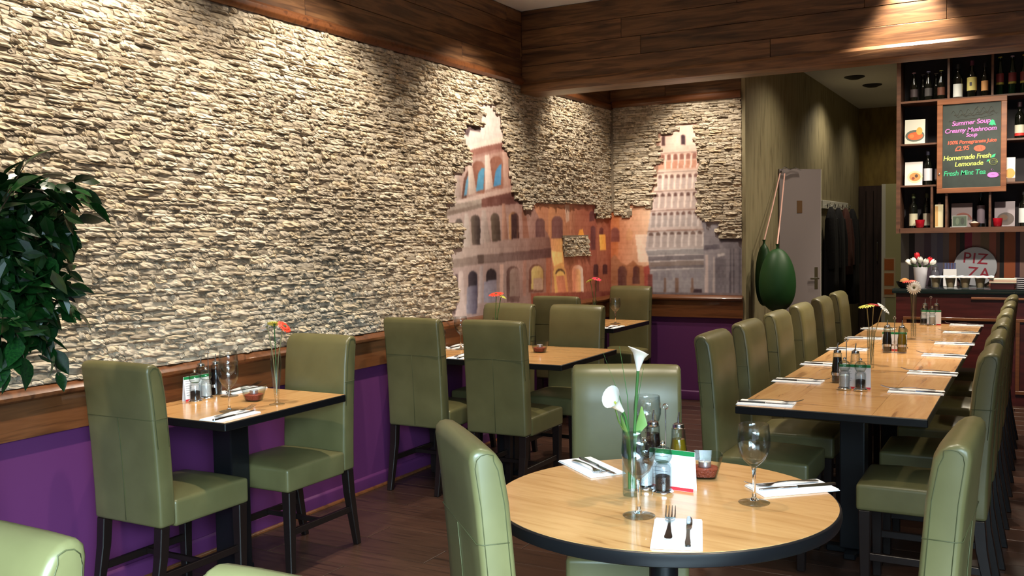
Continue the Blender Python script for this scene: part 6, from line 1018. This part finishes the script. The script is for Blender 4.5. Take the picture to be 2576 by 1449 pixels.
def bottle(x, y, zb, label, lab=None, h=0.31, r=0.037, mat='bottle', cap=(60, 40, 40), lz=(0.05, 0.145), beer=False, group='bottles on the shelf unit'):
    t = thing('bottle', label, 'bottle', (x, y, zb), 0, group)
    if beer: pr = [(0, 0), (r, 0), (r, h * 0.50), (r * 0.9, h * 0.60), (r * 0.45, h * 0.78), (r * 0.40, h * 0.95), (r * 0.46, h * 0.965), (0, h * 0.965)]
    else: pr = [(0, 0), (r, 0), (r, h * 0.58), (r * 0.86, h * 0.66), (r * 0.42, h * 0.74), (r * 0.38, h * 0.80), (r * 0.38, h * 0.97), (0, h * 0.97)]
    lathe_obj('body', pr, M[mat], t, 20)
    c = r * (0.50 if beer else 0.44); lathe_obj('cap', [(c * 0.9, h * (0.966 if beer else 0.87)), (c, h * (0.966 if beer else 0.87)), (c, h), (0, h), ], solid(cap), t, 14)
    if lab:
        lb_ = lathe_obj('label_band', [(r + 0.0004, lz[0]), (r + 0.0009, lz[0]), (r + 0.0009, lz[1]), (r + 0.0004, lz[1])], solid(lab), t, 20)
    return t
# top row
for k, (x, y, cp, lb_) in enumerate(((-1.000, 9.37, (150, 110, 120), (60, 52, 56)), (-0.880, 9.37, (130, 130, 170), (60, 58, 60)), (-0.775, 9.37, (150, 160, 90), (92, 56, 44)))):
    bottle(x, y, 2.645, 'dark beer bottle, %s in the front row of the top left shelf' % ('first', 'second', 'third')[k], lb_, 0.26, 0.031, cap=cp, beer=True, lz=(0.04, 0.11))
for k, x in enumerate((-0.94, -0.83)): bottle(x, 9.52, 2.645, 'dark beer bottle, %s in the rear row of the top left shelf' % ('left one', 'right one')[k], None, 0.26, 0.031, cap=(110, 110, 110), beer=True)
bottle(-0.640, 9.37, 2.645, 'wine bottle with a plain white label on the top shelf', (214, 220, 220), 0.30, 0.039, cap=(30, 30, 34), lz=(0.012, 0.125))
b_ = bottle(-0.530, 9.38, 2.645, 'tall wine bottle with a cream label on the top shelf', (214, 206, 130), 0.32, 0.039, cap=(90, 40, 70), lz=(0.06, 0.175))
boxobj('label_mark', (-0.016, 0.002, -0.0415, -0.0396, 0.10, 0.13), solid((90, 90, 100)), b_)
bottle(-0.428, 9.37, 2.645, 'slim bottle with an orange label on the top shelf', (222, 168, 110), 0.29, 0.027, cap=(34, 30, 40), lz=(0.05, 0.135))
for k, (x, cp) in enumerate(((-0.310, (150, 150, 60)), (-0.215, (150, 130, 150)), (-0.125, (180, 140, 60)), (-0.035, (150, 150, 60)))):
    t = bottle(x, 9.37, 2.645 + 0.0, 'red labelled beer bottle, %s from the cubby divider' % ('first', 'second', 'third', 'fourth')[k], (120, 50, 54), 0.33, 0.030, 'greenbottle', cp, lz=(0.11, 0.185), beer=True)
    lathe_obj('label_band', [(0.0308, 0.09), (0.0311, 0.09), (0.0311, 0.108), (0.0308, 0.108)], solid((150, 140, 60)), t, 20)
# picture cards and books
def picture(name, x0, x1, y, z0, h, face, label, cat, shapes, lean=0.03, th=0.012):
    t = thing(name, label, cat, ((x0 + x1) / 2, y, z0)); hw = (x1 - x0) / 2; t.rotation_euler = (-math.atan2(lean, h), 0, 0)
    boxobj('cover', (-hw, hw, 0, th, 0, h), face, t, 0.001, 1)
    for k, (nm, pts, c) in enumerate(shapes): link(nm, MB().prism([(u * 2 * hw - hw, v * h) for u, v in pts], 'y', -0.0006 - 0.0004 * k, 0.0).mesh(nm), solid(c), t)
    return t
def oval(cx, cy, rx, ry, n=18, a0=0, a1=2 * PI): return [(cx + rx * math.cos(a), cy + ry * math.sin(a)) for a in np.linspace(a0, a1, n, endpoint=(a1 - a0) < 6)]
picture('picture_card', -1.075, -0.905, 9.36, 2.266, 0.225, solid((196, 196, 186)), 'picture of a bowl of orange soup on the left shelf', 'picture', [('bowl_shape', oval(0.50, 0.34, 0.47, 0.24), (84, 92, 84)), ('soup_shape', oval(0.52, 0.33, 0.38, 0.16), (196, 88, 42)), ('bread_shape', oval(0.72, 0.52, 0.15, 0.16), (204, 150, 70)), ('topping_shape', oval(0.35, 0.33, 0.12, 0.08), (214, 116, 60))])
picture('picture_card', -1.072, -0.925, 9.36, 1.896, 0.215, solid((204, 200, 200)), 'picture of a pasta plate on the middle left shelf', 'picture', [('plate_shape', oval(0.58, 0.36, 0.44, 0.26), (206, 190, 160)), ('pasta_shape', oval(0.58, 0.36, 0.32, 0.18), (186, 130, 74)), ('olive_shape', oval(0.66, 0.40, 0.09, 0.07), (70, 50, 40)), ('herb_shape', oval(0.48, 0.30, 0.09, 0.06), (128, 60, 40))])
picture('picture_card', -0.265, -0.185, 9.36, 1.896, 0.215, solid((214, 212, 208)), 'picture with a pale dessert on the middle right shelf', 'picture', [('photo_shape', oval(0.5, 0.35, 0.48, 0.2), (208, 148, 70)), ('base_shape', [(0, 0), (1, 0), (1, 0.16), (0, 0.16)], (110, 84, 70))])
picture('cook_book', -0.690, -0.520, 9.42, 1.513, 0.215, solid((130, 116, 120)), 'grey cook book with a red arc on the bottom shelf', 'book', [('arc_shape', oval(0.55, 0.30, 0.44, 0.30, 14, 0, PI), (128, 70, 60)), ('arc_inner', oval(0.55, 0.28, 0.38, 0.24, 14, 0, PI), (110, 96, 96))], th=0.025)
picture('picture_card', -0.680, -0.555, 9.37, 1.513, 0.105, solid((120, 124, 118)), 'small dark green photo leaning on the cook book', 'picture', [('photo_shape', [(0.06, 0.1), (0.94, 0.1), (0.94, 0.92), (0.06, 0.92)], (60, 74, 60)), ('pane_shape', oval(0.35, 0.5, 0.12, 0.3), (84, 96, 80)), ('pane_shape', oval(0.68, 0.5, 0.12, 0.3), (44, 52, 44))], lean=0.015, th=0.005)
picture('cook_book', -0.345, -0.185, 9.44, 1.513, 0.22, solid((150, 142, 150)), 'pale grey cook book with a dark dish on the bottom shelf', 'book', [('dish_shape', oval(0.55, 0.30, 0.42, 0.26), (86, 76, 74)), ('food_shape', oval(0.45, 0.36, 0.2, 0.12), (112, 84, 64))], th=0.022)
bottle(-0.885, 9.42, 1.896, 'dark bottle with a white label beside the pasta picture', (196, 196, 206), 0.31, 0.036, cap=(40, 40, 60), lz=(0.04, 0.15))
bottle(-0.80, 9.44, 1.896, 'plain dark bottle beside the chalkboard frame on the middle shelf', (120, 112, 124), 0.29, 0.03, cap=(30, 30, 34))
bottle(-0.155, 9.38, 2.266, 'wine bottle with a white and red label on the right shelf', (206, 204, 186), 0.31, 0.039, cap=(40, 20, 30), lz=(0.045, 0.115))
lathe_obj('label_band', [(0.0394, 0.022), (0.0399, 0.022), (0.0399, 0.0445), (0.0394, 0.0445)], solid((196, 52, 48)), bpy.data.objects[t.name] if False else [o for o in COL.objects if o.get('label') == 'wine bottle with a white and red label on the right shelf'][0], 20)
bottle(-1.005, 9.43, 1.513, 'dark wine bottle with a cream label at the left end of the bottom shelf', (188, 184, 160), 0.31, 0.036, cap=(70, 80, 50), lz=(0.02, 0.13))
bottle(-0.893, 9.46, 1.513, 'dark wine bottle behind the red candle glass on the bottom shelf', (176, 172, 156), 0.31, 0.034, cap=(70, 80, 60), lz=(0.02, 0.13))
bottle(-0.455, 9.50, 1.513, 'dark bottle with a pale strip label on the bottom shelf', (132, 120, 132), 0.30, 0.032, cap=(40, 60, 70), lz=(0.03, 0.19))
bottle(-0.115, 9.42, 1.513, 'bottle with a bright white label at the right of the bottom shelf', (216, 222, 226), 0.31, 0.040, cap=(30, 30, 34), lz=(0.03, 0.155))
t = thing('cream_carton', 'tall cream carton standing on the bottom shelf', 'carton', (-0.785, 9.40, 1.513)); boxobj('carton', (-0.034, 0.034, -0.03, 0.03, 0, 0.205), solid((214, 206, 172)), t, 0.002, 1); boxobj('picture_strip', (-0.034, -0.008, -0.0308, -0.0302, 0.01, 0.19), solid((188, 150, 96)), t); boxobj('cap', (-0.012, 0.012, -0.012, 0.012, 0.2055, 0.225), solid((60, 30, 40)), t)
def candle_glass(x, y, zb, label):
    t = thing('candle_glass', label, 'candle', (x, y, zb)); lathe_obj('glass', [(0, 0), (0.026, 0), (0.034, 0.01), (0.041, 0.072), (0.039, 0.072), (0.031, 0.012), (0, 0.010)], M['redglass'], t, 24); lathe_obj('wax', [(0, 0.0105), (0.0305, 0.0125), (0.0345, 0.040), (0, 0.041)], solid((170, 40, 50)), t, 20)
candle_glass(-0.940, 9.335, 1.513, 'red candle glass in front of the two wine bottles'); candle_glass(-0.315, 9.335, 1.513, 'red candle glass in front of the pale cook book')
t = thing('nut_bowl', 'small bowl with an orange rim on the bottom shelf', 'bowl', (-0.497, 9.345, 1.513)); lathe_obj('dish', [(0, 0), (0.022, 0), (0.028, 0.006), (0.047, 0.034), (0.045, 0.035), (0.026, 0.009), (0, 0.006)], M['frame'], t, 24); lathe_obj('contents', [(0, 0.0065), (0.027, 0.0105), (0.042, 0.030), (0.02, 0.044), (0, 0.052)], solid((206, 180, 170)), t, 16)
t = thing('leaflet', 'blue and white leaflet lying on the bottom shelf', 'leaflet', (-0.63, 9.335, 1.513)); boxobj('sheet', (-0.06, 0.07, -0.03, 0.03, 0, 0.003), solid((200, 210, 220)), t); boxobj('blue_print', (0.0, 0.06, -0.025, 0.025, 0.003, 0.0034), solid((70, 130, 180)), t)

# chalkboard in front of the shelves
BX0, BX1, BZ0, BZ1 = -0.797, -0.249, 1.812, 2.630
CB = thing('chalkboard', 'wood framed menu chalkboard with coloured chalk writing', 'chalkboard', ((BX0 + BX1) / 2, 9.262, (BZ0 + BZ1) / 2)); hw, hh = (BX1 - BX0) / 2, (BZ1 - BZ0) / 2
boxobj('slate', (-hw + 0.03, hw - 0.03, 0.006, 0.018, -hh + 0.03, hh - 0.03), M['board'], CB)
fw = 0.045
for b in ((-hw, hw, -0.006, 0.020, hh - fw, hh), (-hw, hw, -0.006, 0.020, -hh, -hh + fw), (-hw, -hw + fw, -0.0055, 0.0195, -hh + fw, hh - fw), (hw - fw, hw, -0.0055, 0.0195, -hh + fw, hh - fw)): boxobj('frame_rail', b, M['frame'], CB, 0.003, 1)
lathe_obj('knob', [(0, 0), (0.008, 0), (0.008, 0.006), (0, 0.01)], M['chrome'], CB, 12, (-hw + 0.02, -0.006, -0.24)).rotation_euler = (PI / 2, 0, 0)
def text(body, size, x, zc, mat, parent, y=0.0048, shear=0.18, weight=0.0007, align='CENTER', name='chalk_text', roll=0.0, space=0.95):
    c = bpy.data.curves.new(name, 'FONT'); c.body = body; c.size = size; c.align_x = align; c.align_y = 'CENTER'; c.shear = shear; c.offset = weight; c.extrude = 0.0006; c.space_character = space
    c.materials.append(mat); tmp = bpy.data.objects.new(name, c); COL.objects.link(tmp); bpy.context.view_layer.update()
    me = bpy.data.meshes.new_from_object(tmp.evaluated_get(bpy.context.evaluated_depsgraph_get())); bpy.data.objects.remove(tmp); me.name = name
    o = bpy.data.objects.new(name, me); COL.objects.link(o); o.parent = parent; o.location = (x, y, zc); o.rotation_euler = (PI / 2, roll, 0); return o
pink, orng, lime, teal, viol = chalk((206, 112, 190)), chalk((214, 92, 72)), chalk((186, 200, 104)), chalk((60, 166, 122)), chalk((184, 116, 192))
grey = chalk((104, 96, 82))
text('Summer Soup', 0.056, -0.005, 0.200, pink, CB, roll=-0.05); text('Creamy Mushroom', 0.054, -0.010, 0.135, pink, CB, roll=-0.02); text('Soup', 0.046, 0.0, 0.090, pink, CB, roll=-0.03)
text('100% Pomegranate Juice', 0.0425, 0.0, 0.032, orng, CB, weight=0.0008, roll=-0.02, space=0.93); text('\u00a32.95', 0.054, -0.075, -0.024, orng, CB, weight=0.0008, roll=-0.06)
text('Homemade Fresh', 0.058, -0.035, -0.100, lime, CB, roll=-0.03, space=0.9); text('Lemonade', 0.056, -0.02, -0.158, lime, CB, roll=-0.03)
text('Fresh Mint Tea', 0.060, -0.055, -0.236, teal, CB, roll=-0.02, space=0.92)
def chalkline(pts, r, mat, name='chalk_drawing'):
    link(name, MB().tube([(x, 0.0045, zz) for x, zz in pts], r, 5, flat=0.3).mesh(name), mat, CB)
# rubbed-out heading
for k, (a, zz, am) in enumerate(((-0.16, 0.285, 0.022), (-0.14, 0.258, 0.014))): chalkline([(a + 0.34 * i / 40, zz + am * math.sin(i * 0.9 + k) + 0.02 * i / 40) for i in range(41)], 0.0022, grey)
chalkline([(-0.11, 0.262), (0.05, 0.262), (0.17, 0.285)], 0.0016, grey); chalkline([(-0.17, 0.232), (-0.18, 0.215), (-0.1, 0.226), (0.08, 0.236), (0.17, 0.256)], 0.0016, grey); chalkline([(0.02, 0.30), (0.05, 0.335), (0.06, 0.30)], 0.002, grey)
def chalkfill(pts, mat): link('chalk_drawing', MB().prism(pts, 'y', 0.0042, 0.0058).mesh('chalk_drawing'), mat, CB)
chalkfill([(0.135, 0.165), (0.148, 0.205), (0.160, 0.213), (0.175, 0.205), (0.190, 0.160), (0.170, 0.168), (0.160, 0.160), (0.150, 0.168)], teal)
chalkfill(oval(0.065, -0.028, 0.046, 0.027), orng); chalkline([(0.05, -0.015), (0.055, -0.035), (0.048, -0.045)], 0.002, M['board']); chalkline([(0.075, -0.015), (0.078, -0.04)], 0.002, M['board'])
chalkline(oval(0.172, -0.150, 0.030, 0.027, 17) + [(0.202, -0.150)], 0.0035, lime); chalkline(oval(0.176, -0.150, 0.016, 0.014, 11) + [(0.192, -0.15)], 0.002, lime)
chalkfill([(0.150, -0.118), (0.165, -0.090), (0.190, -0.082), (0.182, -0.108)], teal); chalkfill([(0.118, -0.148), (0.128, -0.13), (0.146, -0.128), (0.136, -0.145)], teal)
chalkfill(oval(0.170, -0.262, 0.044, 0.024), viol); chalkline([(0.125, -0.272), (0.15, -0.284), (0.20, -0.282), (0.218, -0.27)], 0.003, viol); chalkline(oval(0.214, -0.258, 0.012, 0.012, 9), 0.0025, viol); chalkline([(0.165, -0.228), (0.158, -0.215), (0.166, -0.205)], 0.0018, viol); chalkline([(0.18, -0.228), (0.174, -0.216)], 0.0018, viol)
chalkline([(0.158, -0.258), (0.182, -0.258)], 0.0018, M['board'])

# ---- things on the counter
t = thing('round_sign', 'round pale board with the red word PIZZA standing behind the counter', 'sign', (-0.500, 9.585, CZ)); R0 = 0.176
m = MB().lathe([(0, -0.008), (R0 - 0.003, -0.008), (R0, -0.005), (R0, 0.005), (R0 - 0.003, 0.008), (0, 0.008)], 56); m.v = [(x, zz, y + R0) for x, y, zz in m.v]; link('disc', m.mesh('disc', smooth=0.7), M['signdisc'], t)
text('PIZ', 0.135, 0.0, 0.245, M['signred'], t, -0.009, 0.0, 0.001, name='lettering', roll=0.09, space=1.12); text('ZA', 0.135, 0.03, 0.115, M['signred'], t, -0.009, 0.0, 0.001, name='lettering', roll=0.09, space=1.12)
# tulips in a white vase
t = thing('flower_vase', 'white tapered ceramic vase of tulips at the left of the counter', 'vase', (-0.915, 9.16, CZ)); lathe_obj('vessel', [(0, 0), (0.040, 0), (0.043, 0.004), (0.060, 0.185), (0.057, 0.185), (0.040, 0.01), (0, 0.008)], M['whiteceramic'], t, 28)
def tulip(dx, dy, dz, col, label):
    t = thing('tulip', label, 'flower', (-0.915, 9.16, CZ + 0.02)); e = Vector((dx, dy, dz))
    link('stem', MB().tube([(dx * 0.1, dy * 0.1, 0), (dx * 0.4, dy * 0.4, dz * 0.7), tuple(e)], 0.004, 7).mesh('stem', smooth=1), M['stem'], t)
    N = Vector((dx * 1.5, dy * 1.5, 0.12)).normalized(); q = Vector((0, 0, 1)).rotation_difference(N).to_matrix()
    for k in range(5):
        m = MB(); a0 = 2 * PI * k / 5
        for v, r, wd in ((0, 0.006, 0.35), (0.3, 0.022, 0.75), (0.65, 0.024, 0.7), (0.9, 0.018, 0.45), (1.0, 0.013, 0.12)):
            for s in (-1, 0, 1): a = a0 + s * wd; m.v.append(tuple(e + q @ Vector((r * math.cos(a), r * math.sin(a), 0.062 * v))))
        for i in range(4):
            b = 3 * i; m.f += [(b, b + 1, b + 4, b + 3), (b + 1, b + 2, b + 5, b + 4)]
        link('petal', m.mesh('petal', smooth=3.2), M['petal_' + col], t)
for dx, dy, dz, col, lb in ((-0.02, 0.0, 0.235, 'crimson', 'tall red tulip in the counter vase'), (0.055, 0.0, 0.20, 'crimson', 'red tulip leaning right in the counter vase'), (-0.075, -0.01, 0.185, 'white', 'white tulip leaning farthest left in the counter vase'), (-0.04, -0.02, 0.195, 'white', 'white tulip just left of the middle of the counter vase'), (0.0, -0.03, 0.20, 'white', 'white tulip in the middle of the counter vase'), (0.035, -0.03, 0.185, 'white', 'white tulip right of the middle of the counter vase'), (0.08, -0.01, 0.185, 'white', 'white tulip leaning farthest right in the counter vase')): tulip(dx, dy, dz, col, lb)
t = thing('tulip_leaves', 'green tulip leaves spreading from the counter vase', 'foliage', (-0.915, 9.16, CZ + 0.17))
for a, L in ((-2.6, 0.11), (-0.3, 0.15), (-1.6, 0.10), (2.8, 0.10)): link('leaf', MB().tube([(0.02 * math.cos(a), 0.02 * math.sin(a), 0), (L * 0.6 * math.cos(a), L * 0.3 * math.sin(a), 0.035), (L * math.cos(a), L * 0.4 * math.sin(a), 0.03)], [0.006, 0.012, 0.001], 6, flat=0.25).mesh('leaf', smooth=2), M['stem'], t)
t = thing('bread_bowl', 'black bowl at the left end of the counter', 'bowl', (-1.045, 9.12, CZ)); lathe_obj('bowl', [(0, 0), (0.03, 0), (0.05, 0.02), (0.068, 0.06), (0.065, 0.06), (0.046, 0.024), (0, 0.01)], M['black'], t, 28)
t = thing('bread_roll', 'brown bread roll in the black bowl', 'bread', (-1.04, 9.12, CZ + 0.03)); lathe_obj('crust', [(0, 0), (0.034, 0.006), (0.044, 0.026), (0.034, 0.048), (0.012, 0.058), (0, 0.06)], M['bread'], t, 18)
def tumbler(t): lathe_obj('tumbler', [(0, 0), (0.026, 0), (0.028, 0.002), (0.044, 0.096), (0.042, 0.096), (0.026, 0.010), (0, 0.009)], M['glass'], t, 28); lathe_obj('contents', [(0, 0.0105), (0.0262, 0.0115), (0.0405, 0.090), (0, 0.092)], solid((206, 184, 150)), t, 20)
place_tumbler = placer(tumbler, 'tumbler', 'glass', 'tumblers under the white paper')
for k, x in enumerate((-0.785, -0.668, -0.552, -0.436)): place_tumbler((x, 9.10, CZ), 0, 'glass tumbler on the counter, %s from the tulip vase' % ('first', 'second', 'third', 'fourth')[k])
m = MB(); n = 24
for k in range(n + 1):
    x = -0.83 + 0.50 * k / n; zz = CZ + 0.0975 + 0.002 * math.sin(k * 2.3); m.v += [(x, 9.03, zz), (x, 9.17, zz), (x, 9.17, zz + 0.013 + 0.003 * math.sin(k * 1.7)), (x, 9.03, zz + 0.012 + 0.003 * math.cos(k * 1.9))]
for k in range(n):
    a, b = 4 * k, 4 * k + 4
    for j in range(4): m.f.append((a + j, a + (j + 1) % 4, b + (j + 1) % 4, b + j))
m.f += [(3, 2, 1, 0), (4 * n, 4 * n + 1, 4 * n + 2, 4 * n + 3)]
tag(link('paper_sheets', m.mesh('paper_sheets', smooth=0.6), M['napkin']), 'pile of white paper lying across the four tumblers', 'paper')
t = thing('menu_stack', 'slanting stack of menus at the right of the counter', 'menus', (-0.265, 9.12, CZ))
for k in range(7): boxobj('menu', (-0.10, 0.105, -0.07, 0.07, 0.0605 + k * 0.005 - 0.005, 0.0605 + k * 0.005 - 0.0004), solid(((222, 216, 196), (204, 186, 160), (226, 220, 206), (190, 90, 70), (222, 214, 190), (206, 196, 176), (230, 226, 214))[k]), t)
boxobj('block', (-0.09, 0.09, -0.06, 0.06, 0, 0.055), M['counter'], t, 0.003, 1)
for k in range(6):
    t = thing('saucer', 'dark saucer with a white rim, %s from the bottom of the pile' % ('first', 'second', 'third', 'fourth', 'fifth', 'sixth')[k], 'saucer', (-0.105, 9.14, CZ + k * 0.0165), 0, 'piled saucers on the counter')
    lathe_obj('dish', [(0, 0), (0.036, 0), (0.07, 0.012), (0.07, 0.015), (0, 0.015)], M['black'], t, 24); lathe_obj('rim', [(0.0702, 0.010), (0.0725, 0.010), (0.0725, 0.015), (0.0702, 0.015)], M['whiteceramic'], t, 24)
t = thing('sachet_box', 'white box of blue sachets standing before the round sign', 'box', (-0.70, 9.50, CZ)); boxobj('box', (-0.055, 0.055, -0.035, 0.035, 0, 0.155), M['card'], t, 0.002, 1)
for k in range(4): boxobj('sachet', (-0.045 + k * 0.024, -0.028 + k * 0.024, -0.02, 0.02, 0.1555, 0.21), solid((96, 104, 150)), t)
t = thing('glass_jar', 'grey glass jar beside the white sachet box', 'jar', (-0.825, 9.50, CZ)); lathe_obj('jar', [(0, 0), (0.035, 0), (0.037, 0.13), (0.025, 0.15), (0, 0.15)], solid((92, 92, 104), 0.2), t, 20); lathe_obj('lid', [(0, 0.1505), (0.028, 0.1505), (0.028, 0.175), (0, 0.18)], M['alu'], t, 20)
